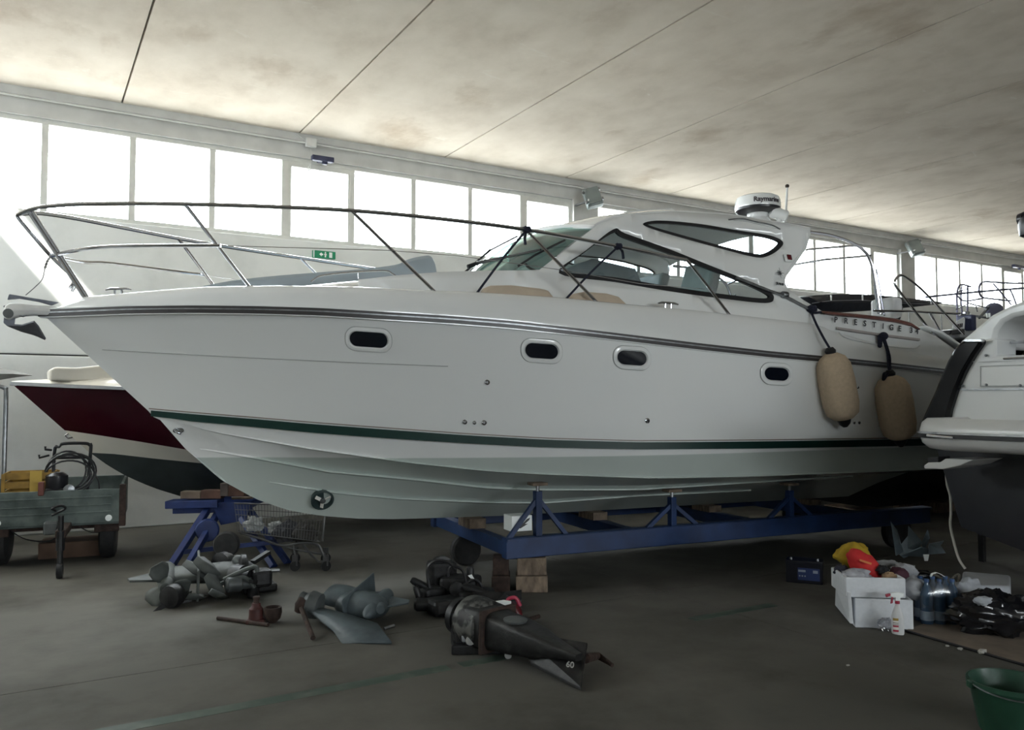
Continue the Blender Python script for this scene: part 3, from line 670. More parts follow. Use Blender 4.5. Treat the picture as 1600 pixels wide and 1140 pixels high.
# roof hatch edge and grab bar on the roof side
hr = [above(x, y, .45) for x, y in ((975, 331), (1000, 328.5), (1050, 325.5), (1056, 329))]
MB().loft([[p, p-BN*.8, p-BN*.8-UP*.03, p-UP*.03] for p in hr], closed=True, caps=True).build('roof_hatch', gel, yacht, smooth=40)
gb = [solve(x, y, lambda s, z: b_side(s, z)+.02) for x, y in ((1138, 343), (1160, 341.5), (1180, 346), (1205, 351), (1219, 358))]
MB().tube([W(*q) for q in cr(gb, 5)], .007, 8).build('roof_grab_bar', dsteel, yacht)
gb2 = [solve(x, y, lambda s, z: b_side(s, z)+.012) for x, y in ((1140, 344.5), (1165, 346), (1190, 352), (1217, 358))]
MB().tube([W(*q) for q in cr(gb2, 5)], .005, 6).build('roof_grab_bar', dsteel, yacht)
# rear edge moulding of the hardtop, flag-red side light, star and lettering
ed = [solve(x, y, lambda s, z: b_side(s, z)+.016) for x, y in ((1262, 364), (1256, 388), (1239, 412), (1224, 436))]
MB().tube([W(*q) for q in cr(ed, 6)], .008, 6).build('hardtop_edge_bead', gel, yacht)
mred = mat('side_light_red', (.12, .01, .015), .2, coat=.6)
s, b, z = SP(1228, 404); nb = (BN*.95+UP*.28).normalized(); T_ = frame(W(s, b+.024, z), BU-UP*.02, nb.cross(BU))
MB(T_).box((0, 0, .006), (.085, .085, .02)).build('side_light_base', gel, yacht, bevel=.01, smooth=0)
MB(T_).box((.005, .003, .02), (.055, .055, .012)).build('side_light_lens', mred, yacht, bevel=.006, smooth=0)
mgrey = mat('grey_lettering', (.07, .075, .08), .5)
s, b, z = SP(1215, 427); st_ = []
for k in range(16):
    r = (.058 if k % 4 == 0 else .04) if k % 2 == 0 else .013
    a = PI/2+k*PI/8; st_.append((r*math.cos(a)*.9, r*math.sin(a)))
T_ = frame(W(s, b+.034, z), BU-UP*.05, nb.cross(BU))
MB(T_).prism([(p[0], p[1], 0) for p in st_], (0, 0, .002)).build('star_emblem', mgrey, yacht, smooth=0)
s, b, z = SP(1209, 444.5); text('lettering', 'JEANNEAU', mgrey, yacht, W(s, b+.036, z), BU*.98-UP*.10, nb.cross(BU), .036, bold=True)
# coaming with teak cap, name, moulded recess
def b_co(s, z=0): return b_side(s, 2.3)+.03
teak = mat('red_brown_teak', (.16, .045, .03), .5, var=.35, scale=12, stretch=(1, 1, 1))
tk = [(1284, 487.5), (1310, 489.5), (1340, 492), (1370, 495), (1400, 499), (1425, 505.5), (1436, 513)]
lo = [(1288, 489.5), (1310, 492), (1340, 495.5), (1370, 499), (1400, 503), (1425, 509), (1436, 515)]
ra = [solve(x, y, b_co) for x, y in tk]; rb = [solve(x, y, b_co) for x, y in lo]
MB().loft([[W(q[0], q[1]-.13, q[2]+.012) for q in ra], [W(q[0], q[1]-.01, q[2]+.012) for q in ra], [W(q[0], q[1]+.012, q[2]-.004) for q in ra], [W(q[0], q[1]+.012, q[2]) for q in rb], [W(q[0], q[1]-.02, q[2]-.004) for q in rb]]).build('teak_cap', teak, yacht, smooth=40)
# name along the coaming, each letter set on the curve
mname = mat('dark_name_lettering', (.03, .03, .035), .4)
nm = [('P', 1305, 503.5), ('R', 1321, 505.3), ('E', 1336, 507.3), ('S', 1350.5, 509.3), ('T', 1365, 511.3), ('I', 1379, 513.3), ('G', 1392, 515.3), ('E', 1405, 517.2), ('3', 1423, 519.8), ('4', 1432, 521.3)]
for ch, x, y in nm:
    s, b, z = solve(x, y, b_co); text('letter', ch, mname, yacht, W(s, b+.006, z), BU-UP*.07, UP+BU*.07, .078, bold=True, align='CENTER')
rs = [solve(x, y, b_co) for x, y in ((1307, 513), (1340, 518), (1380, 524), (1436, 531))]
MB().loft([[W(q[0], q[1]-.01, q[2]+.014) for q in rs], [W(q[0], q[1]+.014, q[2]+.014) for q in rs], [W(q[0], q[1]+.014, q[2]-.006) for q in rs], [W(q[0], q[1]-.01, q[2]-.012) for q in rs]]).build('coaming_ledge', mat('ledge_taupe', (.42, .38, .36), .5), yacht)
rs = cr([solve(x, y, b_co) for x, y in ((1308, 519), (1318, 527), (1340, 533), (1380, 540), (1425, 544), (1435, 540))], 4)
MB().tube([W(q[0], q[1]+.02, q[2]) for q in rs], .006, 6).build('recess_edge', gel, yacht)
# stern deck slope
# hand bar sloping down behind the side window, with its eye fitting
bar_ = [solve(x, y, lambda s, z: b_side(s, z)+.035) for x, y in ((1150, 433), (1205, 455), (1226, 462), (1266, 483))]
MB().tube([W(*q) for q in bar_], .014, 8).build('hand_bar', dsteel, yacht)
q = bar_[2]; MB().lathe([(.03, -.03), (.034, -.02), (.034, .02), (.03, .03)], W(*q)+UP*.01, BU, 12).build('hand_bar_eye', dsteel, yacht)
# ---- wipers
def ws(k, t):  # point on the windscreen (k -1..1 across, t 0..1 up)
    i = t*8; j = (k+1)/2*20; i0, j0 = min(int(i), 7), min(int(j), 19)
    a = ws_rows[i0][j0].lerp(ws_rows[i0][j0+1], j-j0); b = ws_rows[i0+1][j0].lerp(ws_rows[i0+1][j0+1], j-j0); return a.lerp(b, i-i0)
nf = (-BU*.75+UP*.6).normalized()
wbv = BVHTree.FromPolygons([p for r in ws_rows for p in r], [(i*21+j, i*21+j+1, i*21+22+j, i*21+21+j) for i in range(8) for j in range(20)])
def WP(x, y, o_=.03):
    r = ray(x, y).normalized(); h_ = wbv.ray_cast(CAM, r)
    return h_[0]-r*o_ if h_[0] is not None else A0(x, y)
def A0(x, y): s, z = bp(x, y, .1); return W(s, .1, z)
wb = WP(845, 390, .06)
wp = MB().tube([A0(731, 417), A0(745, 411), wb], [.022, .018, .010], 8).build('wiper_arm', blackp, yacht)
MB().tube([WP(809, 416), WP(835, 399, .05), WP(862, 385, .05), WP(883, 375)], .010, 6).build('wiper_blade', blackr, wp)
wa2 = ws(-.3, .02)+nf*.02; wb2 = ws(-.25, .6)+nf*.05
wp = MB().tube([wa2, wb2], [.014, .007], 8).build('wiper_arm', blackp, yacht); MB().tube([ws(-.45, .2)+nf*.03, wb2-nf*.01, ws(.02, .85)+nf*.03], .009, 6).build('wiper_blade', blackr, wp)
# ---- canopy arch over the cockpit (mirrored), its stays and stacked tubes
lv = mat('arch_tube', (.55, .55, .60), .2, 1.0)
ar = [bp(x, y, 1.12) for x, y in ((1262, 362), (1300, 368), (1335, 381), (1352, 394), (1362, 412), (1368, 440), (1375, 490))]
for sg in (1, -1):
    MB().tube([W(a[0], sg*1.12, a[1]) for a in cr(ar, 6)], .016, 8).build('canopy_arch', lv, yacht)
    for k, (x0, y0, x1, y1) in enumerate(((1372, 490, 1366, 445), (1378, 492, 1367, 430), (1382, 493, 1369, 420))):
        a, b2 = bp(x0, y0, 1.1), bp(x1, y1, 1.1); MB().tube([W(a[0], sg*1.1, a[1]), W(b2[0], sg*1.1, b2[1])], .010, 6).build('folded_canopy_tube', lv, yacht)
cA, cB = bp(1340, 383, 1.12), bp(1361, 399, 1.12)
MB().tube([W(cA[0], 1.12, cA[1]), W(cA[0]-.15, .6, cA[1]+.035), W(cA[0]-.2, 0, cA[1]+.04), W(cA[0]-.15, -.6, cA[1]+.035), W(cA[0], -1.12, cA[1])], .012, 8).build('canopy_bow', lv, yacht)
MB().tube([W(cB[0], 1.12, cB[1]), W(cB[0]-.12, .6, cB[1]+.03), W(cB[0]-.16, 0, cB[1]+.04), W(cB[0]-.12, -.6, cB[1]+.03), W(cB[0], -1.12, cB[1])], .012, 8).build('canopy_bow', lv, yacht)
# cockpit seat back seen over the coaming and stern gate rail
mbl = mat('white_vinyl', (.6, .6, .6), .5)
p = above(1385, 482, .9)
MB().box(p, (.16, .3, .22), Matrix.Rotation(-.1, 3, 'Z')).build('cockpit_seat', mbl, yacht, bevel=.04, smooth=0)
MB().box(above(1405, 488, .8), (.05, .04, .16), Matrix.Rotation(.4, 3, 'Y')).build('cockpit_fitting', blackp, yacht, bevel=.01, smooth=0)
bs = 1.24
sr = [bp(x, y, bs) for x, y in ((1468, 534), (1440, 499), (1410, 461), (1398, 443), (1402, 433), (1412, 431), (1440, 452), (1475, 489), (1506, 522))]
MB().tube([W(a[0], bs, a[1]) for a in cr(sr, 5)], .013, 8).build('stern_rail', steel, yacht)
MB().tube([W(*(lambda a: (a[0], bs, a[1]))(bp(1452, 487, bs))), W(*(lambda a: (a[0], bs, a[1]))(bp(1474, 527, bs)))], .011, 8).build('stern_rail_brace', steel, yacht)
MB().tube([W(*(lambda a: (a[0], bs, a[1]))(bp(x, y, bs))) for x, y in ((1365, 485), (1420, 486), (1454, 488), (1500, 490))], .011, 8).build('stern_rail_bar', steel, yacht)
se0 = [bp(x, y, 1.2) for x, y in ((1436, 512), (1460, 520), (1500, 548))]
MB().loft([[W(a[0], b, a[1]) for a in se0] for b in (1.29, 1.2, -1.2, -1.29)]).build('stern_deck', gel, yacht, solid=.03)
# ================================================================== things on the yacht
an = thing('anchor', 'galvanised plough anchor hanging from the yacht bow roller', 'anchor', W(-.15, 0, 2.0))
man = mat('galvanised_iron', (.16, .17, .20), .45, .5, var=.3, scale=14, bump=.2)
def A(x, y, b=0): s, z = bp(x, y, b); return W(s, b, z)
MB().prism([A(x, y, .02) for x, y in ((14, 459), (92, 472), (80, 477), (60, 471), (30, 466), (11, 468))], -BN*.04).build('shank', man, an, bevel=.006, smooth=0)
MB().prism([A(x, y, .018) for x, y in ((7, 485), (24, 490), (22, 508), (12, 510), (5, 504))], -BN*.036).build('shank_foot', man, an, bevel=.006, smooth=0)
fl_ = MB()
k0, k1, k2, k3 = A(12, 507), A(20, 511), A(55, 523), A(71, 529)
fl_.loft([[A(14, 507, .02), A(14, 509, 0), A(14, 507, -.02)], [A(34, 508, .09), A(34, 517, 0), A(34, 508, -.09)], [A(53, 502, .17), A(52, 522, 0), A(53, 502, -.17)], [A(60, 510, .13), A(60, 525, 0), A(60, 510, -.13)], [A(71, 529, .01), A(71, 530, 0), A(71, 529, -.01)]])
fl_.build('fluke', man, an, smooth=0, solid=.014)
MB().tube([A(6, 478, .04), A(30, 492, .05), A(36, 494, .05), A(46, 488, .05), A(72, 486.5, .05)], .008, 6).build('roller_pin_guard', dsteel, an)
ch = [A(x, y, .03) for x, y in ((40, 461), (55, 448), (66, 436), (70, 420), (74, 408), (79, 401))]
o = MB().tube([Vector(q) for q in cr(ch, 5)], [.004]*16+[.012, .006]*5, 6).build('anchor_lanyard', dsteel, loc=ch[0]); tag(o, 'thin wire lanyard tying the anchor shank to the pulpit', 'rope')
# fenders
mfen = mat('cream_fender_fabric', (.56, .44, .31), .85, var=.12, scale=30, bump=.15)
def fender(top, bot, r, label):
    a, c = A(*top, 1.53), A(*bot, 1.53); d = (a-c).normalized(); Ln = (a-c).length
    t = thing('boat_fender', label, 'fender', c, 'cream fenders hung from the yacht')
    MB().lathe([(.02, 0), (r*.55, .02), (r*.88, Ln*.10), (r, Ln*.25), (r*1.02, Ln*.6), (r*.95, Ln*.82), (r*.72, Ln*.93), (r*.38, Ln*.985), (.03, Ln)], c, d, 28).build('cover', mfen, t, smooth=80)
    MB().lathe([(.045, -.012), (.05, .02), (.03, .05)], a, d, 14).build('top_cap', blackr, t); MB().lathe([(.02, -.06), (.05, -.03), (.07, .025)], c, d, 14).build('bottom_cap', blackr, t)
    return a+d*.04
f1 = fender((1298, 551), (1319, 657), .162, 'cream cloth-covered fender hung on a long rope from the hand bar')
f2 = fender((1391, 586), (1407, 688), .165, 'cream cloth-covered fender hung under the name lettering')
def rope(name, pts, r, label, m=navyrope, n=6, parent=None):
    o = MB().tube([Vector(q) for q in cr(pts, 5)], r, n).build(name, m, loc=pts[0]); return tag(o, label, 'rope')
k1_ = A(1266, 483, 1.30)
rope('fender_rope', [k1_, A(1275, 505, 1.42), A(1287, 528, 1.50), f1], .011, 'navy fender rope running down from the knot on the hand bar')
def knot(name, c, r, label, tails):
    t = thing(name, label, 'rope', c)
    MB().ell(c, (r, r*.8, r*.7), None, 14, 10, lambda p: 1+.22*math.sin(7*p.x+3*p.z)*math.cos(6*p.y)).build('knot', navyrope, t, smooth=80)
    for i, tl in enumerate(tails): MB().tube([Vector(q) for q in cr(tl, 5)], .0095 if i else .012, 6).build('rope_end', navyrope, t)
knot('rope_knot', k1_+BN*.02, .055, 'navy rope knot on the lower end of the hand bar', [[k1_, A(1272, 488, 1.36), A(1283, 487.5, 1.36)]])
k2_ = A(1378, 525, 1.40)
t = thing('rope_hank', 'looped navy fender rope tied below the name lettering', 'rope', k2_)
MB().tube([Vector(q) for q in cr([A(1374, 524, 1.40), A(1374, 540, 1.42), A(1376, 538, 1.42), A(1376, 524, 1.40)], 5)], .016, 8).build('loop', navyrope, t)
MB().tube([Vector(q) for q in cr([k2_, A(1386, 548, 1.46), A(1388, 570, 1.5), f2], 5)], .012, 6).build('rope_fall', navyrope, t)
MB().tube([Vector(q) for q in cr([A(1381, 525, 1.4), A(1390, 555, 1.47), A(1391, 575, 1.5), f2+BU*.02], 5)], .010, 6).build('rope_fall', navyrope, t)
MB().ell(k2_+BN*.02, (.05, .04, .04)).build('knot', navyrope, t)
MB().tube([Vector(q) for q in cr([f2-UP*.02-BU*.06, A(1381, 585, 1.55), A(1380, 593, 1.55), A(1384, 588, 1.55), f2], 5)], .014, 6).build('loop', navyrope, t)
r1 = W(*onrail(823)); d1 = toe_pt(742, 456)
knot('rope_lashing', r1, .042, 'navy rope lashed to the bow rail top above the forward cushion', [[r1, A(820, 370, 1.22), A(821, 382, 1.22)], [r1, r1.lerp(W(*d1), .5), W(*d1)-UP*.03]])
r2 = W(*onrail(966)); d2 = toe_pt(880, 466)
knot('rope_lashing', r2, .04, 'navy rope lashed to the bow rail in front of the side window', [[r2, A(972, 392, 1.24), A(974, 404, 1.24)], [r2, r2.lerp(W(*d2), .5), W(*d2)-UP*.03]])
# cushions on the side deck
mcu = mat('tan_cushion', (.52, .43, .33), .8, var=.1, scale=8)
def cushion(pts, label):
    q = [solve(x, y, lambda s, z: b_toe(s)-.09) for x, y in pts]; P = [W(a[0], a[1], a[2]) for a in q]
    o = MB().prism(P, -BN*.10).build('deck_cushion', mcu, bevel=.02, smooth=40, loc=P[-1]); tag(o, label, 'cushion', 'tan cushions on the side deck')
cushion([(757, 460), (758, 450), (768, 445.5), (800, 445), (845, 450), (858, 453), (868, 466), (866, 474), (760, 470)], 'tan cushion on the side deck with its front end by a lashed rope')
cushion([(890, 468), (900, 458), (915, 455), (950, 458), (968, 463), (980, 474), (980, 484), (890, 478)], 'tan cushion on the side deck beside the rail post below the side window')
# ================================================================== TROLLEY UNDER THE YACHT
tr_ = thing('boat_trolley', 'blue painted steel boat trolley carrying the white motor yacht', 'trolley', W(6, 0, 0))
BB = .93
for b in (BB, -BB):
    x0 = 3.62
    MB().bar(W(x0, b, .375), W(8.6, b, .375), .10, .17).build('side_beam', bluep, tr_, smooth=0, bevel=.006)
    MB().bar(W(x0, b+.055 if b > 0 else b-.055, .445), W(8.6, b+.055 if b > 0 else b-.055, .445), .03, .02).build('beam_flange', bluep, tr_, smooth=0)
    for px in (840, 1050, 1234):
        s, _z = bp(px, 800, BB); zt2 = interp(b_s1(s), [0, 1], [0, 1]); zz = z_s1(s)-.06-.1*(BB-b_s1(s)) if BB <= b_chi(s) else z_s1(s)
        zz = z_s1(s) + (BB-b_s1(s))*(z_chi(s)-z_s1(s))/max(.05, b_chi(s)-b_s1(s)) - .05
        post = MB().bar(W(s, b, .44), W(s, b, zz-.06), .06, .06).build('prop_post', bluep, tr_, smooth=0, bevel=.004)
        MB().tube([W(s, b, zz-.1), W(s, b, zz-.01)], .016, 8).build('screw_jack', dsteel, post)
        MB().bar(W(s-.07, b, zz), W(s+.07, b, zz), .12, .025).build('pad', wood, post, smooth=0, bevel=.004)
        for k in (-1, 1): MB().bar(W(s+k*.27, b, .45), W(s, b, zz-.12), .035, .035).build('prop_brace', bluep, tr_, smooth=0)
for s in (3.7, 5.0, 6.4, 7.8):
    MB().bar(W(s, -BB, .36), W(s, BB, .36), .10, .12).build('cross_beam', bluep, tr_, smooth=0, bevel=.005)
    MB().box(W(s, 0, .455), (.12, .3, z_keel(s)*.999-.455+.455-.42)).build('keel_block', wood, tr_, smooth=0, bevel=.005) if False else MB().bar(W(s-.08, 0, (.42+z_keel(s))/2), W(s+.08, 0, (.42+z_keel(s))/2), .3, z_keel(s)-.42).build('keel_block', wood, tr_, smooth=0)
for b in (-.75, .75):
    MB().lathe([(.05, -.05), (.17, -.05), (.19, -.03), (.19, .03), (.17, .05), (.05, .05)], W(8.35, b, .19), BN, 24).build('wheel', tyre, tr_)
    MB().lathe([(.13, -.05), (.15, -.03), (.15, .03), (.13, .05)], W(3.75, b*.4, .15), BN, 24).build('wheel', tyre, tr_) if b < 0 else None
    MB().bar(W(8.35, b*.6, .19), W(8.35, b*.6, .34), .05, .05).build('wheel_fork', bluep, tr_, smooth=0)
# chocks under the trolley beam
for px0, px1, top, m_, lab in ((768, 797, 872, rust, 'brown weathered block under the blue trolley beam next to a paler block'), (806, 856, 872, wood, 'pale weathered timber block under the end of the blue trolley beam')):
    a, c = onZ(px0, 926), onZ(px1, 926); T = frame(a, c-a, UP.cross(c-a)); L_ = (c-a).length
    t = thing('chock_block', lab, 'block', (a+c)/2)
    MB(T).bb(0, L_, .0, .25, 0, .135).build('block', m_, t, smooth=0, bevel=.01); MB(T).bb(.01, L_-.01, .02, .24, .138, .283).build('block', m_, t, smooth=0, bevel=.01)
p = W(3.72, .86, .5)
cb = thing('carton', 'small white carton with black brush mark on the trolley beam end', 'box', p)
MB(frame(p, BU, -BN)).bb(-.02, .17, -.05, .12, 0, .13).build('carton_body', mwhite, cb, smooth=0, bevel=.004)
MB(frame(p, BU, -BN)).prism([(.01, -.052, .03), (.06, -.052, .045), (.12, -.052, .1), (.15, -.052, .11), (.14, -.052, .09), (.10, -.052, .06), (.13, -.052, .06), (.06, -.052, .025)], (0, .002, 0)).build('printed_mark', blackp, cb, smooth=0)
# ================================================================== BURGUNDY RUNABOUT behind, bow towards the left
mbur = mat('burgundy_gelcoat', (.030, .003, .008), .2, var=.1, spec=.35)
mant = mat('slate_antifouling', (.045, .055, .055), .6, var=.25, scale=5)
mcre = mat('runabout_cream', (.72, .68, .60), .25, var=.04)
RO = at(18, 597, 8.15); RO.z = 0; RU = V(.972, -.235, 0).normalized(); RU = V(1, .03, 0).normalized(); RN = V(RU.y, -RU.x, 0)
def RW(s, b, z): return RO+RU*s+RN*b+UP*z
def rbp(x, y, b=0):
    r = ray(x, y); t = (RO+RN*b-CAM).dot(RN)/r.dot(RN); p = CAM+r*t; return (p-RO).dot(RU), p.z
rbt = thing('runabout_boat', 'burgundy and cream runabout with slate bottom resting its bow on a blue stand', 'boat', RW(2.5, 0, 0))
def rcurve(start, pts, bmax, L, pw, n=30):
    s0, z0 = rbp(*start); q = [(s0, 0, z0)]
    bf = lambda s: bmax*(1-(1-max(0, min(1, (s-s0)/L)))**pw)
    for x, y in pts:
        s, z = s0+.3, z0
        for _ in range(40): s2, z2 = rbp(x, y, bf(s)); s, z = .5*(s+s2), .5*(z+z2)
        q.append((s, bf(s), z))
    sl = q[-1]; q.append((5.0, bf(5.0), sl[2]-.04)); xs = [a[0] for a in q]; zs = [a[2] for a in q]
    return [(s, bf(s), interp(s, xs, zs)) for s in [s0+(5-s0)*(i/n)**1.3 for i in range(n+1)]]
c_sh = rcurve((18, 599), [(100, 603), (180, 606), (300, 610)], 1.05, 3.4, 2.0)
c_bu = rcurve((101, 672), [(150, 679), (220, 690), (290, 702), (400, 716)], .98, 3.6, 1.9)
c_ch = rcurve((120, 685), [(160, 692), (220, 704), (280, 720), (330, 727)], .92, 3.6, 1.8)
c_wl = rcurve((140, 707), [(180, 709), (240, 716), (300, 722), (340, 726)], .86, 3.6, 1.8)
kq = [rbp(x, y) for x, y in ((145, 710), (170, 728), (200, 745), (240, 762), (285, 776))]; kx = [a[0] for a in kq]; kz = [a[1] for a in kq]
c_ke = [(s, 0, interp(s, kx+[3.2, 5.0], kz+[kz[-1]-.12, kz[-1]-.16])) for s in [kx[0]+(5-kx[0])*(i/30)**1.3 for i in range(31)]]
def rl(name, A_, B_, m_):
    q = MB()
    for sg in (1, -1): q.loft([[RW(a[0], sg*(a[1]+(c[1]-a[1])*t), a[2]+(c[2]-a[2])*t)+RU*((c[0]-a[0])*t) for a, c in zip(A_, B_)] for t in (0, .5, 1)])
    q.build(name, m_, rbt, smooth=45, merge=False)
def rlone(name, A_, B_, m_, sg):
    MB().loft([[RW(a[0], sg*(a[1]+(c[1]-a[1])*t), a[2]+(c[2]-a[2])*t)+RU*((c[0]-a[0])*t) for a, c in zip(A_, B_)] for t in (0, .5, 1)]).build(name, m_, rbt, smooth=45)
for sg in (1, -1):
    rlone('topside', c_sh, c_bu, mbur, sg); rlone('boot_band', c_bu, c_wl, mcre, sg); rlone('bottom', c_wl, c_ke, mant, sg)
rows = []
for a in c_sh: rows.append([RW(a[0], a[1]*k, a[2]+.01+(.15*(1-abs(k)**3)*min(1, .1+a[0]*.9))) for k in (-1, -.95, -.8, -.4, 0, .4, .8, .95, 1)])
MB().loft(rows).build('deck', mcre, rbt, smooth=50)
for sg in (1, -1):
    MB().loft([[RW(a[0]-(.015 if i == 0 else 0), sg*(a[1]+o_), a[2]+dz) for i, a in enumerate(c_sh)] for o_, dz in ((0, .02), (.018, .016), (.018, -.016), (0, -.02))]).build('rub_rail', steel, rbt)
MB().bar(RW(5.0, -.95, .95), RW(5.0, .95, .95), .05, .8).build('transom', mcre, rbt, smooth=0)
e_ = rbp(110, 680); MB().tube([RW(e_[0]-.02, 0, e_[1]+.02), RW(e_[0]-.05, 0, e_[1]), RW(e_[0]-.02, 0, e_[1]-.03), RW(e_[0]+.02, 0, e_[1]-.02)], .008, 6).build('bow_eye', steel, rbt)
q0 = rbp(78, 584, .2); q1 = rbp(150, 570, .2)
MB().loft([[RW(s, b, z) for s, z in ((q0[0], q0[1]), (q0[0]+.02, q1[1]-.01), (q0[0]+.3, q1[1]-.02), (q0[0]+.55, q1[1]), (q0[0]+.75, q1[1]-.04), (q0[0]+.8, q0[1]-.03))] for b in (.2, .1, -.3, -.4)], closed=True, caps=True)
o = MB().prism([RW(*(lambda a: (a[0], .25, a[1]))(rbp(x, y, .25))) for x, y in ((77, 578), (85, 573), (120, 574), (160, 570), (185, 574), (185, 596), (78, 594))], -RN*.5).build('bow_cushion', mcre, bevel=.02, smooth=40); tag(o, 'cream seat cushion left on the runabout foredeck', 'cushion')
# grey bow of a further boat at the end of the hall
mgb = mat('weathered_grey_hull', (.33, .33, .32), .5, var=.15)
gb = thing('dinghy', 'grey dinghy bow poking out behind the runabout nose', 'boat', onY(-30, 640, 10.3))
g0 = [onY(x, y, 10.3) for x, y in ((50, 586), (20, 578), (-40, 568), (-120, 560))]; g1 = [onY(x, y, 10.3) for x, y in ((50, 586.5), (20, 590), (-40, 600), (-120, 604))]
MB().loft([[a, a.lerp(c, .5)-V(0, .05, 0), c] for a, c in zip(g0, g1)]).build('near_side', mgb, gb, smooth=40)
MB().loft([[a+V(0, .0, 0), a+V(0, .45*min(1, (g0[0]-a).length), 0)] for a in g0]).build('deck', mgb, gb)
MB().loft([[c, c.lerp(a, .5)+V(0, .25*min(1, (g0[0]-a).length), 0), a+V(0, .45*min(1, (g0[0]-a).length), 0)] for a, c in zip(g0, g1)]).build('far_side', mgb, gb, smooth=40)
bx_ = onY(-60, 700, 10.5); MB().bb(bx_.x-.9, bx_.x+.2, 10.35, 10.8, 0, g1[2].z-.02).build('cradle', bluep, gb, smooth=0)
# bent grey pipe stand at the far left
a0 = at(6, 745, 8.6); a0.z = 0
o = MB().tube([Vector(q) for q in cr([V(a0.x, a0.y, 0), V(a0.x, a0.y, 1.0), V(a0.x+.0, a0.y, 1.66), V(a0.x-.02, a0.y, 1.73), V(a0.x-.12, a0.y, 1.75), V(a0.x-.4, a0.y, 1.74)], 5)], .022, 10).build('pipe_stand', dsteel); tag(o, 'bent grey steel pipe standing behind the green trailer', 'pipe')
# ================================================================== WHITE CRUISER, stern towards us at the right, lying along the hall
X0 = 6.25
def onX(x, y, X): r = ray(x, y); return CAM+r*(X/r.x)
cru = thing('sport_cruiser', 'white sports cruiser stern with gloss black quarter and rounded swim platform', 'boat', V(8, 2.6, 0))
mblk = mat('gloss_black_gelcoat', (.004, .004, .005), .12, var=.1, spec=.35)
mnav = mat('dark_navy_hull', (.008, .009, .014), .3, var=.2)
YE = 1.3
def PX(p, X):
    if p[0] is None: q = onX(1600, p[1], X); return V(X, YE, q.z)
    return onX(p[0], p[1], X)
def slab(name, pts, d0, d1, m_, par=None, bev=.02, smooth=40):
    return MB().prism([PX(p, X0+d0) for p in pts], V(d1-d0, 0, 0)).build(name, m_, par or cru, bevel=bev, smooth=smooth)
mplat = mat('platform_gelcoat', (.62, .62, .60), .25, var=.05)
# swim platform: one section swept round its rounded corner
prof = [(.0, .02), (.05, .05), (.085, .02), (.10, -.03), (.10, -.07), (.085, -.13), (.04, -.17), (-.05, -.185)]
XP = X0-.55; yl = onX(1425, 690, XP).y-.10; zp = onX(1475, 660, XP).z-.02
path = [V(XP, YE, 0), V(XP, 2.0, 0), V(XP, 2.6, 0), V(XP, yl-.3, 0)]
for k in range(9):
    a = PI/2*k/8; path.append(V(XP+.18*(1-math.cos(a)), yl-.18+.18*math.sin(a), 0))
path.append(V(X0+.15, yl, 0))
rows = []
for i, p in enumerate(path):
    d = (path[min(i+1, len(path)-1)]-path[max(i-1, 0)]).normalized(); nn = V(-d.y, d.x, 0)
    rows.append([V(p.x, p.y, zp)+nn*o_+UP*h_ for o_, h_ in prof])
MB().loft(rows).build('platform_edge', mplat, cru, smooth=60)
MB().prism([r[0]-UP*.002 for r in rows]+[V(X0+.15, YE, zp+.018)], -UP*.18).build('platform_top', mplat, cru, smooth=0)
def strip(name, h0, h1, out, m_):
    q = []
    for r in rows:
        nn = (r[3]-r[0]); nn.z = 0; nn.normalize(); base = V(r[0].x, r[0].y, zp)+nn*.098
        q.append([base+UP*h0, base+nn*out+UP*h0, base+nn*out+UP*h1, base+UP*h1])
    MB().loft(q).build(name, m_, cru)
strip('platform_rubber', -.05, -.09, .012, blackr); strip('platform_steel_strip', -.045, -.06, .02, steel)
MB().bar(onX(1448, 680, XP-.115), onX(1490, 684, XP-.115), .02, .022).build('platform_handle', steel, cru, bevel=.006, smooth=0)
mtk = mat('grey_teak_deck', (.20, .185, .17), .8, var=.3, scale=20)
MB().bb(XP+.12, X0+.12, YE, yl-.25, zp+.02, zp+.03).build('platform_teak', mtk, cru, smooth=0)
slab('trim_bracket', [(1443, 727), (1450, 722), (1468, 722), (1477, 716), (1520, 718), (1500, 727), (1472, 733), (1444, 732)], -.5, -.1, mplat, bev=.008, smooth=0)
slab('bracket_fitting', [(1449, 715), (1466, 713), (1466, 722), (1450, 722)], -.45, -.3, blackp, bev=.004, smooth=0)
slab('transom', [(1478, 668), (1484, 640), (1494, 612), (1508, 582), (1524, 553), (1536, 530), (1556, 528), (1556, 556), (None, 556), (None, 676)], .1, .4, gel)
slab('black_quarter', [(1434, 668), (1446, 640), (1460, 610), (1470, 585), (1480, 562), (1490, 545), (1500, 534), (1508, 530), (1535, 530), (1533, 537), (1520, 556), (1506, 580), (1492, 612), (1483, 640), (1478, 668)], .04, 2.5, mblk, bev=.03)
slab('quarter_cap', [(1502, 532), (1510, 529), (1534, 529), (1533, 534), (1510, 534)], .01, .06, steel, bev=.003, smooth=0)
slab('cockpit_coaming', [(1496, 541), (1503, 530), (1522, 514), (1548, 492), (1575, 478), (1600, 469), (None, 466), (None, 491), (1600, 491), (1582, 495), (1567, 503), (1558, 515), (1555, 528), (1555, 545), (1530, 545)], .12, 1.2, gel, bev=.03)
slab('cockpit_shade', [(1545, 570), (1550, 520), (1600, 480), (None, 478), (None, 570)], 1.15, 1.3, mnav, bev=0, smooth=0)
slab('cockpit_floor', [(1552, 557), (None, 557), (None, 566), (1552, 566)], .3, 1.2, gel, bev=0, smooth=0)
MB().tube([onX(1566, 536, X0+.3), PX((None, 535), X0+.3)], .010, 8).build('cockpit_rail', steel, cru)
MB().tube([onX(1568, 560, X0+.09), PX((None, 559.5), X0+.09)], .008, 8).build('cockpit_sill', steel, cru)
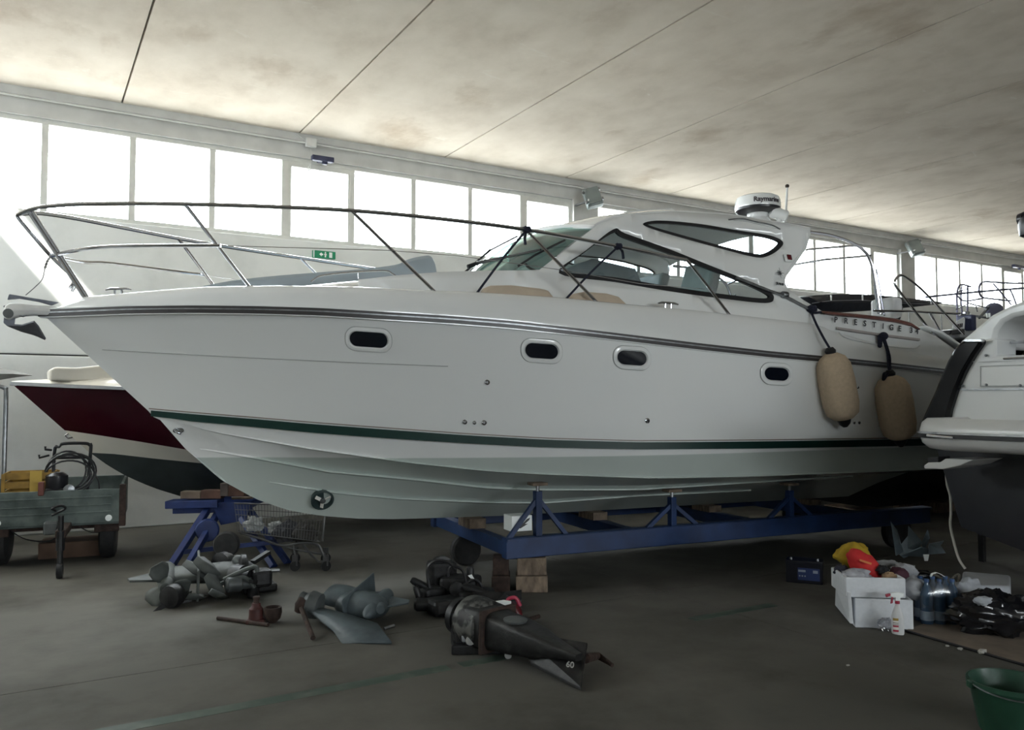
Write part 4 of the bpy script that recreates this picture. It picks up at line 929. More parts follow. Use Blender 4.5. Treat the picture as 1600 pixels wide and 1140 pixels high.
slab('cockpit_seat', [(1578, 538), (1620, 537), (1620, 557), (1580, 557)], .7, 1.1, mat('olive_seat', (.12, .11, .07), .7), bev=.03, smooth=0)
slab('cockpit_post', [(1566, 538), (1576, 538), (1575, 558), (1566, 558)], .5, .6, blackp, bev=.01, smooth=0)
slab('locker_lid', [(1533, 573), (None, 573), (None, 603), (1533, 603)], .085, .13, gel, bev=.004, smooth=0)
for p0, p1 in (((1532, 572), (None, 572)), ((1532, 572), (1532, 604)), ((1532, 604), (None, 604))): MB().bar(PX(p0, X0+.09), PX(p1, X0+.09), .006, .006).build('lid_joint', mk, cru, smooth=0)
MB().bar(onX(1500, 608.5, X0+.09), PX((None, 609.5), X0+.09), .015, .012).build('transom_seam', dsteel, cru, smooth=0)
MB().bar(onX(1520, 565, X0+.09), PX((None, 566), X0+.09), .012, .006).build('transom_ledge', gel, cru, smooth=0)
for x, y in ((1542, 601), (1595, 602), (1505, 603), (1483, 653), (1541, 555)): MB().lathe([(.010, 0), (.010, .012), (.004, .016)], onX(x, y, X0+.09), V(-1, 0, 0), 10).build('transom_fitting', dsteel, cru)
MB().loft([[V(x, y, z) for y, z in ((3.95, 1.25), (3.75, .6), (2.6, .32), (1.5, .6), (1.25, 1.25))] for x in (X0+.1, X0+3, X0+7)], closed=True, caps=True).build('hull', mnav, cru, smooth=40)
MB().bb(X0+.35, X0+7, YE, 3.92, 1.2, 1.95).build('topsides', mblk, cru, smooth=0, bevel=.05)
MB().bb(X0+1.35, X0+6, YE+.1, 3.3, 1.9, 2.35).build('deck_house', gel, cru, smooth=0, bevel=.1)
for x in (X0+.9, X0+4): MB().bb(x-.15, x+.15, 2.3, 2.9, 0, .36).build('keel_prop', wood, cru, smooth=0)
# dark lamp on the cruiser's mast at the frame edge
o = thing('deck_spotlight', 'black spotlight cluster jutting out high beside the ceiling', 'lamp', onX(1606, 460, X0+.6))
XS = X0+.6; c = onX(1608, 352, XS); MB().lathe([(.03, -.10), (.07, -.08), (.08, 0), (.07, .06), (.04, .09)], c, UP, 18).build('lamp_body', blackp, o)
MB().lathe([(.05, -.02), (.06, .0), (.05, .04)], onX(1601, 342, XS), V(0, 1, 0), 14).build('lamp_head', blackp, o)
MB().tube([c-UP*.09, onX(1612, 400, XS), onX(1625, 468, XS)], .02, 8).build('lamp_mast', blackp, o)
# ================================================================== BOATS BETWEEN THE YACHT AND THE WALL
cb_ = thing('covered_boat', 'boat with a rolled black canvas top lying behind the yacht cockpit', 'boat', V(13, 9.3, 0))
mcan = mat('black_canvas', (.010, .011, .016), .75, var=.4, scale=8, bump=.3)
def BY(x, y, Y): return onY(x, y, Y)
up_ = [(1257, 464), (1275, 461), (1300, 459.5), (1340, 459), (1375, 461), (1410, 464.5), (1440, 468), (1467, 471)]; lo_ = [(1258, 466), (1268, 482), (1290, 485), (1330, 485.5), (1375, 483), (1410, 480.5), (1440, 478), (1467, 475)]
YC = 9.3
MB().loft([[BY(*a, YC), BY(*a, YC)+V(0, .35, .02), BY(*c, YC)+V(0, .4, 0), BY(*c, YC), BY((a[0]+c[0])/2, a[1]*.45+c[1]*.55, YC)-V(0, .10, 0)] for a, c in zip(up_, lo_)], closed=True, caps=True).build('rolled_canopy', mcan, cb_, smooth=50)
MB().tube([BY(x, y+.5, YC)-V(0, .09, 0) for x, y in ((1262, 474), (1290, 470), (1340, 469), (1400, 474), (1455, 475))], .007, 5).build('canopy_seam', mat('canvas_seam', (.2, .2, .22), .7), cb_)
for x, y0, y1 in ((1291, 462, 470), (1340, 461, 470), (1395, 466, 472), (1447, 471, 476)): MB().bar(BY(x, y0, YC)-V(0, .1, 0), BY(x, y1, YC)-V(0, .1, 0), .03, .012, (0, 1, 0)).build('canopy_strap', mwhite, cb_, smooth=0)
hp0 = BY(1258, 495, YC)
MB().loft([[V(x, YC-.7+dy, z) for dy, z in ((.0, 2.3), (.15, 1.5), (.8, .8), (1.45, 1.5), (1.6, 2.3))] for x in (hp0.x-.8, hp0.x, hp0.x+3, hp0.x+5)], closed=True, caps=True).build('hull', mnav, cb_, smooth=40)
for x in (hp0.x+.2, hp0.x+3): MB().bb(x-.15, x+.15, YC-.4, YC+.3, 0, .85).build('prop', wood, cb_, smooth=0)
MB().tube([BY(1365, 482, YC+.5), BY(1420, 486, YC+.5), BY(1500, 491, YC+.5), BY(1545, 496, YC+.5)], .014, 6).build('side_rail', dsteel, cb_)
for x in (1375, 1420, 1470): MB().tube([BY(x, 483+(x-1365)*.08, YC+.5), BY(x+2, 520, YC+.5)], .011, 6).build('rail_post', dsteel, cb_)
rb2 = thing('rail_boat', 'boat with steel pulpit hoops and covered winch behind the cruiser coaming', 'boat', V(12.6, 7.2, 0))
YR = 7.4
lav = mat('lavender_steel', (.16, .15, .22), .4, .5)
def rt2(pts, r, name='pulpit_tube', m_=lav, n=4): MB().tube([Vector(q) for q in cr([BY(x, y, YR) for x, y in pts], n)], r*1.25, 6).build(name, m_, rb2)
rt2([(1447, 464), (1500, 458.5), (1560, 453), (1640, 447)], .014)
rt2([(1496, 522), (1495.5, 480), (1495, 462), (1497, 450), (1501, 445), (1508, 445), (1517, 448)], .012)
rt2([(1497, 456), (1505, 453), (1512, 450.5)], .009); rt2([(1512, 447), (1512, 470), (1511, 500)], .012)
rt2([(1640, 443), (1575, 442), (1545, 440), (1535, 441), (1530, 448), (1530, 456), (1535, 464), (1552, 467), (1580, 470)], .012)
rt2([(1496, 462), (1502, 468), (1510, 470), (1530, 467), (1540, 465)], .011); rt2([(1552, 443), (1566, 459), (1580, 476)], .011); rt2([(1578, 452), (1583, 462), (1588, 476)], .012)
rt2([(1512, 473), (1530, 478), (1548, 481)], .009, m_=dsteel); rt2([(1494, 483), (1503, 479), (1511, 475)], .009, m_=steel); rt2([(1500, 491), (1520, 493), (1545, 497)], .014, m_=dsteel); rt2([(1525, 478), (1527, 487)], .008, m_=dsteel)
rt2([(1503, 446), (1502, 470), (1504, 500)], .009)
mcv = mat('grey_winch_cover', (.12, .12, .17), .7, var=.2)
c = BY(1553, 484, YR); MB().ell(c, (.17, .13, .12), None, 16, 10).build('winch_cover', mcv, rb2)
MB().bar(BY(1530, 497, YR), BY(1547, 477, YR), .03, .03).build('davit_arm', dsteel, rb2, smooth=0)
for x in (1542, 1546): MB().bar(BY(x, 489, YR-.1), BY(x+1, 496, YR-.1), .03, .02, (0, 1, 0)).build('winch_plate', mwhite, rb2, smooth=0)
MB().box(BY(1509, 490, YR), (.1, .1, .07)).build('bracket_box', steel, rb2, bevel=.01, smooth=0)
MB().bb(BY(1480, 500, YR).x, BY(1660, 500, YR).x, YR-.2, YR+1.0, BY(1520, 520, YR).z-.12, BY(1520, 508, YR).z-.1).build('deck', mgb, rb2, smooth=0, bevel=.05)
MB().bb(BY(1500, 500, YR).x, BY(1660, 500, YR).x, YR, YR+.9, .3, BY(1520, 520, YR).z-.1).build('hull', mnav, rb2, smooth=0, bevel=.1)
MB().bb(BY(1560, 500, YR).x, BY(1590, 500, YR).x, YR+.3, YR+.7, 0, .32).build('prop', wood, rb2, smooth=0)
ob = rb2; YO = YR-.15
MB().loft([[BY(x, y, YO+dy) for x, y in ((1487, 514), (1489, 507), (1497, 500), (1506, 495), (1508, 497), (1507, 516))] for dy in (-.12, -.1, .1, .12)], closed=True, caps=True).build('outboard_cowl', gel, ob, bevel=.02, smooth=50)
MB().prism([BY(x, y, YO-.14) for x, y in ((1484, 523), (1487, 515), (1508, 513), (1508, 521))], V(0, .28, 0)).build('outboard_cowl_base', blackp, ob, bevel=.015, smooth=0)
MB().bb(BY(1504, 500, YO).x, BY(1511, 500, YO).x, YO-.15, YO+.1, BY(1508, 517, YO).z, BY(1508, 493, YO).z).build('clamp_bracket', navyp, ob, bevel=.02, smooth=0)
MB().ell(BY(1516, 506, YO), (.06, .06, .09)).build('fuel_bulb', mat('olive_bulb', (.12, .11, .06), .6), ob)
for k_ in range(3): MB().bar(BY(1497+k_*3, 512-k_*.6, YO-.135), BY(1497.5+k_*3, 506-k_*.6, YO-.135), .02, .008, (0, 1, 0)).build('cowl_mark', mtxt, ob, smooth=0)

# added dark hulls that block light and deepen the shade under the boats
mshade = mat('shade_filler_charcoal', (.018, .019, .022), .8, var=.4, scale=4, bump=.3)
def stored(label, x0, x1, yc, hw, z0, z1, taper):
    t = thing('shade_filler_hull', label, 'boat', V((x0+x1)/2, yc, 0)); rows = []
    for i in range(13):
        u_ = i/12; k = min(1, .12+u_*2.2) if taper < 0 else min(1, .12+(1-u_)*2.2); x = x0+(x1-x0)*u_
        rows.append([V(x, yc+hw*k*a, z0+(z1-z0)*h+.25*(1-k)*(1-h)) for a, h in ((0, 0), (.55, .12), (.95, .4), (1, .8), (.8, .95), (0, 1), (-.8, .95), (-1, .8), (-.95, .4), (-.55, .12))])
    MB().loft(rows, closed=True, caps=True).build('filler_hull', mshade, t, smooth=45)
    for x in (x0+(x1-x0)*.3, x0+(x1-x0)*.75): MB().bb(x-.2, x+.2, yc-.35, yc+.35, 0, z0+.04).build('keel_block', wood, t, smooth=0)
stored('added charcoal hull form darkening the gap between the yacht and the wall', 5.3, 10.4, 9.75, 1.05, .16, 2.0, -1)
stored('added charcoal hull form deepening the dark behind the cruiser hull', 9.3, 15.0, 5.4, .95, .12, 1.6, -1)
stored('small added charcoal hull form blocking light close astern of the yacht', 8.75, 12.2, 7.25, .72, .1, 1.6, -1)
# ================================================================== FLOOR CLUTTER, left side
# ---- green trailer with wheels, jockey post and load
TX = V(.99, -.13, 0).normalized(); TY = V(.13, .99, 0).normalized(); TO = onZ(92, 905, 0)+TY*.55
TT = frame(V(TO.x, TO.y, 0), TX, TY)
mtg = mat('worn_green_trailer_paint', (.10, .125, .115), .65, var=.45, scale=5, bump=.15, col2=(.035, .05, .045), thr=(.35, .6))
tra = thing('utility_trailer', 'worn grey-green utility trailer with drop side, jockey post and two wheels', 'trailer', V(TO.x, TO.y, 0))
zb, zt_ = .41, .735
def tb(x0, x1, y0, y1, z0, z1, nm, m_=mtg, bev=.006, par=None): return MB(TT).bb(x0, x1, y0, y1, z0, z1).build(nm, m_, par or tra, smooth=0, bevel=bev)
HW = .46
tb(-.78, HW, 0, .03, zb, zt_, 'front_panel')
for z0, z1 in ((zb+.10, zb+.115), (zb+.17, zb+.182), (zb+.245, zb+.26)): tb(-.76, HW-.08, -.012, .0, z0, z1, 'pressed_rib', bev=.004)
tb(HW-.01, HW+.05, -.01, .05, zb-.04, zt_+.04, 'corner_post', rust); tb(HW, HW+.03, .05, 1.0, zb, zt_+.05, 'side_panel')
tb(-.80, -.77, .05, 1.0, zb, zt_, 'side_panel'); tb(-.77, HW, .97, 1.0, zb, zt_+.05, 'rear_panel'); tb(-.77, HW, .03, .97, zb-.02, zb+.01, 'bed')
for x in (-.57, .36):
    MB(TT).lathe([(.03, 0), (.03, .012), (.012, .016)], (x, -.001, zb+.045), (0, -1, 0), 16).build('reflector', mwhite, tra); 
tb(-.70, HW-.02, .25, .33, .33, .40, 'axle_beam', rust)
for x in (-.60, .34):
    w_ = MB(TT).lathe([(.08, -.075), (.22, -.08), (.27, -.06), (.28, 0), (.27, .06), (.22, .08), (.08, .075)], (x, .42, .28), (1, 0, 0), 28).build('tyre', tyre, tra)
    MB(TT).lathe([(.0, -.04), (.15, -.05), (.16, .05), (.0, .04)], (x, .42, .28), (1, 0, 0), 20).build('rim', dsteel, w_)
    tb(x-.11, x+.11, .08, .13, zb-.1, zb, 'mud_plate', rust)
for x in (-.48, .26): tb(x-.03, x+.03, .2, .28, .34, zb, 'hanger', rust)
tb(-.04, .04, -.52, .1, .36, .43, 'drawbar', rust)
MB(TT).tube([(0, -.5, .07), (0, -.5, .56)], .024, 10).build('jockey_post', darkmetal, tra)
MB(TT).tube([(0, -.5, .25), (0, -.5, .42)], .036, 10).build('jockey_clamp', darkmetal, tra)
MB(TT).lathe([(.02, -.025), (.065, -.025), (.07, 0), (.065, .025), (.02, .025)], (0, -.5, .07), (1, 0, 0), 18).build('jockey_wheel', tyre, tra)
MB(TT).tube([Vector(q) for q in cr([(-.05, -.45, .60), (-.07, -.5, .63), (0, -.5, .65), (.03, -.48, .62), (-.03, -.46, .585), (-.08, -.46, .56)], 4)], .012, 6).build('coupling_hook', darkmetal, tra)
for pts in (((-.5, .2, .36), (-.35, .15, .27), (-.15, .1, .25), (-.02, .0, .36)), ((.1, .1, .37), (.2, .12, .31), (.32, .15, .31), (.45, .2, .36))): MB(TT).tube([Vector(q) for q in cr(pts, 6)], .006, 6).build('brake_cable', blackr, tra)
MB(TT).box((-.12, -.1, .40), (.12, .12, .12)).build('coupling_box', greyp, tra, bevel=.015, smooth=0)
# ---- load on the trailer
myel = mat('yellow_crate_plastic', (.30, .17, .02), .6, var=.35, scale=10)
yc = thing('crate', 'yellow slatted plastic crate standing in the trailer bed', 'crate', TT @ V(-.4, .3, zb))
x0, x1, y0, y1, z0, z1 = -.55, -.13, .12, .46, zb+.01, .90
for z in np.arange(z0, z1-.02, .085):
    for a in ((x0, x1, y0, y0+.012), (x0, x1, y1-.012, y1), (x0, x0+.012, y0, y1), (x1-.012, x1, y0, y1)): MB(TT).bb(*a, z, z+.06).build('slat', myel, yc, smooth=0)
for x, y in ((x0, y0), (x1, y0), (x0, y1), (x1, y1)): MB(TT).bb(x-.015, x+.015, y-.015, y+.015, z0, z1).build('corner_post', myel, yc, smooth=0)
MB(TT).bb(-.33, -.23, y0-.014, y0+.004, z0, z1+.02).build('end_strap', mat('bright_yellow', (.45, .30, .05), .6), yc, smooth=0)
TP = TT @ Matrix.Translation((-.17, -.16, -.06))
pw = thing('pressure_washer', 'black pressure washer with coiled hose standing in the trailer', 'pressure washer', TP @ V(.15, .3, zb))
ft = [(.02, .45, zb+.05), (.02, .45, 1.13), (.06, .45, 1.20), (.10, .45, 1.23), (.28, .45, 1.23), (.33, .45, 1.21), (.34, .45, 1.15), (.30, .45, zb+.05)]
MB(TP).tube([Vector(q) for q in cr(ft, 4)], .016, 8).build('frame', blackp, pw)
MB(TP).tube([(.02, .45, 1.09), (.32, .45, 1.09)], .014, 8).build('cross_tube', blackp, pw)
for k, (cx_, cz_, rx, rz) in enumerate(((.15, .95, .19, .17), (.17, .94, .21, .20), (.14, .97, .17, .19), (.18, .96, .22, .18), (.16, .92, .20, .15))):
    MB(TP).tube([(cx_+rx*math.cos(a), .40-.02*k+.02*math.sin(a*2), cz_+rz*math.sin(a)) for a in np.linspace(0, 2*PI, 28)[:-1]], .009, 6, closed=True).build('hose_coil', blackr, pw)
MB(TP).tube([Vector(q) for q in cr([(.35, .4, 1.0), (.40, .38, .9), (.43, .36, .80), (.43, .36, zb+.1)], 5)], .008, 6).build('hose_tail', blackr, pw)
MB(TP).lathe([(.09, -.1), (.10, -.08), (.10, .06), (.06, .09)], (.06, .32, .87), (0, 0, 1), 18).build('motor', blackp, pw)
MB(TP).box((.06, .32, .76), (.18, .2, .1)).build('pump', darkmetal, pw, bevel=.015, smooth=0); MB(TP).lathe([(.05, 0), (.05, .04), (.02, .05)], (.18, .22, .80), (0, -1, 0), 14).build('gauge', dsteel, pw)
MB(TP).box((.17, .37, zb+.15), (.36, .26, .16)).build('base_tray', darkmetal, pw, bevel=.02, smooth=0)
for q0, q1 in (((-.02, .42, 1.12), (-.10, .38, 1.10)), ((.0, .42, 1.17), (-.05, .38, 1.18))): MB(TP).tube([q0, q1, (q1[0], q1[1], q1[2]+.03)], .011, 6).build('hose_hook', blackp, pw)
MB(TP).box((-.05, .16, .82), (.05, .06, .13)).build('trigger_handle', mat('dull_red_plastic', (.12, .03, .02), .5), pw, bevel=.01, smooth=0)
o = MB(TT).bb(-.3, .3, .55, .95, .0, .16).build('cardboard_stack', mat('brown_card', (.13, .08, .055), .9, var=.3), smooth=0, bevel=.01)
tag(o, 'brown flattened boxes lying on the floor under the trailer', 'boxes')
# ---- blue stand with bricks carrying the runabout bow
BT = onZ(300, 897); sx_ = V(.94, -.30, 0).normalized(); sy_ = V(.30, .94, 0)
fL, fR = onZ(265, 899), onZ(236+14, 905)
std = thing('bow_stand', 'blue steel A-frame stand under the burgundy runabout bow', 'boat stand', (fL.x+.3, fL.y, 0))
d_ = 7.45
def SA(x, y, dd=0): return at(x, y, d_+dd)
pl = mat('stand_blue', (.012, .03, .13), .5, var=.35, scale=8)
dh = .75
def leg_(x0, y0, x1, y1, dd, wd, ht):
    a_ = onZ(x0, y0); b_2 = SA(x1, y1, dd); MB().bar(a_+UP*.005, b_2, wd, ht, fh).build('leg', pl, std, smooth=0, bevel=.004)
leg_(258, 899, 330, 787, dh, .055, .085); leg_(281, 906, 341, 800, dh, .05, .07); leg_(428, 886, 365, 790, dh, .05, .075); leg_(450, 880, 385, 790, dh+.2, .05, .075)
MB().bar(SA(283, 862, .25), SA(430, 846, .45), .04, .05, fh).build('tie_bar', pl, std, smooth=0); MB().bar(SA(262, 884, .1), SA(292, 890, .1), .04, .05, fh).build('tie_bar', pl, std, smooth=0)
MB().bar(SA(264, 787, dh-.05), SA(345, 785, dh-.05), .20, .075).build('head_beam', pl, std, smooth=0, bevel=.005); MB().bar(SA(290, 789, dh+.3), SA(398, 786, dh+.35), .80, .07).build('head_beam', pl, std, smooth=0, bevel=.005)
MB().prism([SA(330, 785, dh-.12), SA(392, 785, dh-.12), SA(384, 812, dh-.12), SA(345, 820, dh-.12)], fh*.03).build('gusset', pl, std, smooth=0)
brk = [mat('brick_tan', (.16, .12, .09), .9, var=.4, bump=.4), mat('brick_red', (.11, .055, .04), .9, var=.4, bump=.4), mat('brick_grey', (.10, .08, .07), .9, var=.4, bump=.4)]
for x0, x1, y1, y0, k, lab in ((281, 313, 778, 767, 0, 'tan brick lying on the blue stand head at its outer end'), (313, 345, 778, 765, 1, 'red-brown brick in the middle of the blue stand head'), (343, 356, 774, 754, 2, 'grey brick set on end on the blue stand head'), (356, 382, 774, 758, 1, 'red-brown brick at the inner end of the blue stand head')):
    a = SA(x0, y1+1, dh-.1); w_ = (SA(x1, y1, dh)-SA(x0, y1, dh)).length; h_ = (y1-y0)/F*(d_+dh)
    o = MB(frame(a, rt, fh)).bb(0.002, w_-.002, 0, .12, 0, h_).build('brick', brk[k], smooth=0, bevel=.006); tag(o, lab, 'brick')
o = MB().bar(SA(362, 778, dh+.12), SA(395, 777, dh+.2), .10, .018).build('plank', wood, smooth=0); tag(o, 'thin timber plank on the blue stand behind the bricks', 'plank')
# wheels under the stand
def wheel(name, c, ax, R, wd, lab, cat='wheel', m1=tyre):
    t = thing(name, lab, cat, c-UP*R)
    MB().lathe([(R*.55, -wd*.5), (R*.9, -wd*.5), (R, -wd*.25), (R, wd*.25), (R*.9, wd*.5), (R*.55, wd*.5)], c, ax, 28).build('tyre', m1, t)
    MB().lathe([(.02, -wd*.3), (R*.56, -wd*.35), (R*.56, wd*.35), (.02, wd*.3)], c, ax, 22).build('rim', mat('wheel_rim_grey', (.12, .12, .12), .5, .4), t)
wheel('jockey_wheel', SA(324, 828, .45), (-fh+rt*.3).normalized(), 15/F*7.5*1.25, .08, 'blue-hubbed jockey wheel hanging under the stand head', m1=pl)
wheel('trolley_wheel', SA(354, 850, .0)+UP*.0, (-fh+rt*.15).normalized(), 20/F*7.45, .09, 'black pneumatic wheel on the tie bar of the blue stand')
# ---- shopping cart
mw = mat('cart_wire', (.13, .13, .13), .4, .8)
CO = onZ(440, 893); cx = V(.93, -.36, 0).normalized(); cx = rt.copy(); cy = fh.copy()
d2 = 7.6
cart = thing('shopping_cart', 'wire shopping cart with scrap inside parked below the yacht keel', 'shopping cart', V(*at(440, 885, d2).xy, 0))
def CA(x, y, dd=0): return at(x, y, d2+dd)
Lb, Lt, Rt, Rb = (372, 830), (366, 786), (508, 790), (500, 846)
def q2(u, v, dd): # u along, v up
    a = CA(*Lb, dd).lerp(CA(*Rb, dd), u); b = CA(*Lt, dd).lerp(CA(*Rt, dd), u); return a.lerp(b, v)
for dd in (0, .42):
    wm = MB()
    for i in range(31): wm.tube([q2(i/30, 0, dd), q2(i/30, 1, dd)], .0022, 4)
    wo = wm.build('basket_wires', mw, cart, smooth=0, merge=False); wo['kind'] = 'stuff'
    for v, r in ((0, .005), (.28, .003), (.6, .003), (.78, .003), (1, .007)): MB().tube([q2(0, v, dd), q2(1, v, dd)], r, 6).build('basket_rail', mw, cart)
wm = MB()
for i in range(11):
    dd = .42*i/10
    for u in (0, 1): wm.tube([q2(u, 0, dd), q2(u, 1, dd)], .0022, 4)
wo = wm.build('basket_end_wires', mw, cart, smooth=0, merge=False); wo['kind'] = 'stuff'
MB().prism([q2(0, .02, .01), q2(1, .02, .01), q2(1, .02, .41), q2(0, .02, .41)], UP*.006).build('basket_floor', darkmetal, cart, smooth=0)
for dd in (.02, .40):
    MB().tube([Vector(p) for p in cr([CA(375, 832, dd), CA(410, 842, dd), CA(440, 852, dd), CA(472, 848, dd), CA(495, 850, dd), CA(503, 862, dd), CA(510, 876, dd)], 4)], .012, 8).build('chassis_tube', mw, cart)
    MB().tube([CA(472, 848, dd), CA(486, 866, dd), CA(498, 877, dd), CA(512, 876, dd)], .010, 8).build('chassis_tube', mw, cart)
    MB().tube([CA(440, 852, dd), CA(470, 860, dd), CA(508, 866, dd)], .009, 8).build('chassis_tube', mw, cart)
    for x, y in ((509, 886), (461, 884)) :
        c = CA(x, y, dd); c.z = .05
        MB().bar(c+UP*.10, c, .05, .03, fh).build('castor_fork', mw, cart, smooth=0)
        MB().lathe([(.01, -.018), (.045, -.018), (.05, 0), (.045, .018), (.01, .018)], c, (-fh+rt*.5).normalized(), 16).build('castor', tyre, cart)
    MB().tube([CA(461, 868, dd), CA(458, 850, dd)], .01, 6).build('castor_post', mw, cart)
MB().tube([CA(504, 845, 0), CA(508, 800, 0), CA(512, 778, .05), CA(512, 778, .38), CA(508, 800, .42), CA(504, 845, .42)], .009, 8).build('push_handle', mw, cart)
random.seed(3)
def crumple(name, c, rad, m_, seed, amp=.35, fr=2.2, nu=22, nv=14, parent=None, R=None, smooth=0, flat=True):
    def fn(p):
        q = p*fr+V(seed*3.1, seed*1.7, seed*.9); return 1+amp*(noise.noise(q)+.5*noise.noise(q*2.3)+.3*noise.noise(q*4.7))
    m = MB().ell(c, rad, R, nu, nv, fn); zf = c[2]-rad[2]*.85
    if flat:
        for v in m.v: v.z = max(v.z, zf)
    return m.build(name, m_, parent, smooth=smooth) 
mrag = mat('scrap_cloth', (.10, .10, .10), .9, var=.5)
for i, (u, v, k, cc, nm) in enumerate(((.2, .55, .09, (.35, .36, .35), 'white scrap wad lying at the front of the cart basket'), (.45, .5, .07, (.3, .31, .3), 'pale torn packaging in the middle of the cart basket'), (.6, .3, .13, (.04, .04, .045), 'dark rag heap in the shopping cart basket'), (.8, .35, .12, (.05, .045, .04), 'brown rag heap at the handle end of the cart basket'))):
    c = q2(u, v*.55, .2); o = crumple('scrap', c, (k, k*.8, k*.8), mat('scrap_%d' % i, cc, .9, var=.4), i+2, .4); tag(o, nm, 'scrap')
# ---- stern drives and gearcases lying about
def gearcase(name, label, T, m_, S=1.0, prop=True, skeg=True, group=None, shaft=True, m2=None):
    """lower unit lying down: local x = down the leg, z = across; laid out in metres and scaled"""
    m2 = m2 or m_
    M_ = T @ Matrix.Scale(S, 4)
    t = thing(name, label, 'engine part', T.translation)
    MB(M_).loft([[V(x, y*hw, z) for y, z in [(math.cos(a), hz*math.sin(a)) for a in np.linspace(0, 2*PI, 17)[:-1]]] for x, hw, hz in ((0, .17, .08), (.12, .18, .085), (.30, .16, .07), (.45, .17, .06), (.55, .19, .05), (.62, .14, .05))], closed=True, caps=True).build('drive_leg', m_, t, smooth=50)
    MB(M_).box((.33, .03, 0), (.022, .62, .26)).build('cavitation_plate', m_, t, smooth=0, bevel=.008)
    MB(M_).lathe([(.0, -.30), (.045, -.26), (.075, -.14), (.08, .05), (.07, .16), (.06, .19)], (.58, 0, 0), (0, 1, 0), 24).build('torpedo', m_, t)
    if skeg: MB(M_).prism([(.60, -.14, -.01), (.60, .14, -.01), (.86, .12, -.006), (.88, .06, -.006)], (0, 0, .02)).build('skeg', m_, t, smooth=0, bevel=.004)
    if prop:
        h = MB(M_).lathe([(.055, .17), (.06, .20), (.055, .30), (.04, .33)], (.58, 0, 0), (0, 1, 0), 18).build('propeller_hub', m2, t)
        for k in range(3):
            a = k*2*PI/3+.4; R2 = Matrix.Translation((.58, .25, 0)) @ Matrix.Rotation(a, 4, 'Y')
            MB(M_ @ R2).loft([[V(x*math.cos(tw)*wd, x*math.sin(tw)*wd+.0, r) for x in (-1, -.5, 0, .5, 1)] for r, wd, tw in ((.05, .05, .9), (.10, .085, .75), (.15, .09, .6), (.19, .055, .5))]).build('blade', m2, h, solid=.01*S, smooth=50)
    if shaft: MB(M_).tube([(0, 0, 0), (-.35, .02, .0)], .016, 8).build('drive_shaft', dsteel, t); MB(M_).lathe([(.12, -.02), (.15, 0), (.15, .04), (.10, .06)], (-.02, 0, 0), (-1, 0, 0), 18).build('mount_flange', darkmetal, t)
    return t, M_
mgp = mat('chalky_grey_drive_paint', (.085, .095, .088), .6, var=.4, scale=8, bump=.25)
mgb2 = mat('blue_grey_drive_paint', (.095, .12, .13), .5, var=.4, scale=8, bump=.25)
def lay(px, py, h, xdir, ydir): p = onZ(px, py); p.z = h; return frame(p, xdir, ydir)
# twin-propeller stern drive at the left
t, M_ = gearcase('stern_drive', 'chalky grey stern drive leg with big propeller blades near the blue stand', lay(372, 925, .17, (-rt*.90-fh*.35+UP*.02), (-fh*.9+rt*.2-UP*.1)), mgp, .95)
MB().prism([at(272, 928, 6.35), at(236, 961, 6.15), at(262, 948, 6.25), at(300, 940, 6.35)], UP*.02).build('skeg_fin', darkmetal, t, smooth=0, bevel=.004)
MB().prism([at(238, 930, 6.6), at(262, 924, 6.7), at(300, 926, 6.7), at(290, 934, 6.5), at(250, 934, 6.5)], UP*.02).build('trim_plate', mgp, t, smooth=0, bevel=.004)
c = at(270, 944, 6.28); c.z = max(c.z, .09); MB().lathe([(.04, -.04), (.085, -.04), (.095, 0), (.085, .05), (.04, .06)], c, (-fh-rt*.25), 20).build('bearing_carrier', darkmetal, t)
for k, (x0, y0, x1, y1, wd) in enumerate(((296, 880, 330, 905, .16), (312, 873, 338, 900, .15), (330, 900, 345, 935, .16), (300, 930, 318, 955, .14), (335, 925, 352, 950, .13))):
    a, b = at(x0, y0, 6.5-.05*k), at(x1, y1, 6.45); a.z = max(a.z, .03); b.z = max(b.z, .03)
    dd = (b-a).normalized(); sd_ = (fh*.6+rt*.5+UP*.2*(k % 2)); MB().loft([[a-sd_*wd*.5, a-sd_*wd*.2+UP*.03, a+sd_*wd*.3], [a.lerp(b, .5)-sd_*wd*.55, a.lerp(b, .5)+rt*.04, a.lerp(b, .5)+sd_*wd*.4], [b-sd_*wd*.3, b, b+sd_*wd*.3]]).build('propeller_blade', mgp, t, solid=.014, smooth=50)
# engine bracket with hoses behind it
br_ = thing('drive_bracket', 'dirty grey cast drive bracket with levers beside the shopping cart wheels', 'engine part', V(*onZ(390, 920).xy, 0))
for i, (x, y, dd, r, L_, ax) in enumerate(((360, 895, 6.75, .07, .3, rt*.9+UP*.35), (378, 900, 6.6, .09, .2, rt*.8-fh*.3), (392, 890, 6.8, .05, .35, rt*.7-UP*.5), (398, 912, 6.6, .045, .25, UP+rt*.2), (372, 912, 6.5, .06, .2, fh*.6+rt), (350, 880, 6.9, .10, .12, fh+rt*.4))):
    c = at(x, y, dd); c.z = max(c.z, r+.005); MB().lathe([(r*.6, -L_*.5), (r, -L_*.4), (r, L_*.1), (r*.75, L_*.15), (r*.8, L_*.5)], c, ax, 16).build('casting', greyp if i % 2 == 0 else darkmetal, br_)
for pts in (((350, 905), (375, 893), (398, 885), (402, 893)), ((345, 912), (365, 903), (385, 903), (398, 918))): MB().tube([Vector(p) for p in cr([at(x, y, 6.5) for x, y in pts], 4)], .018, 8).build('steering_lever', mgp, br_)
MB().bar(at(392, 908, 6.4), onZ(427, 917)+UP*.02, .03, .03).build('tie_rod', darkmetal, br_, smooth=0); MB().bar(at(395, 878, 6.9), at(420, 862, 7.05), .05, .03).build('tie_rod', darkmetal, br_, smooth=0)
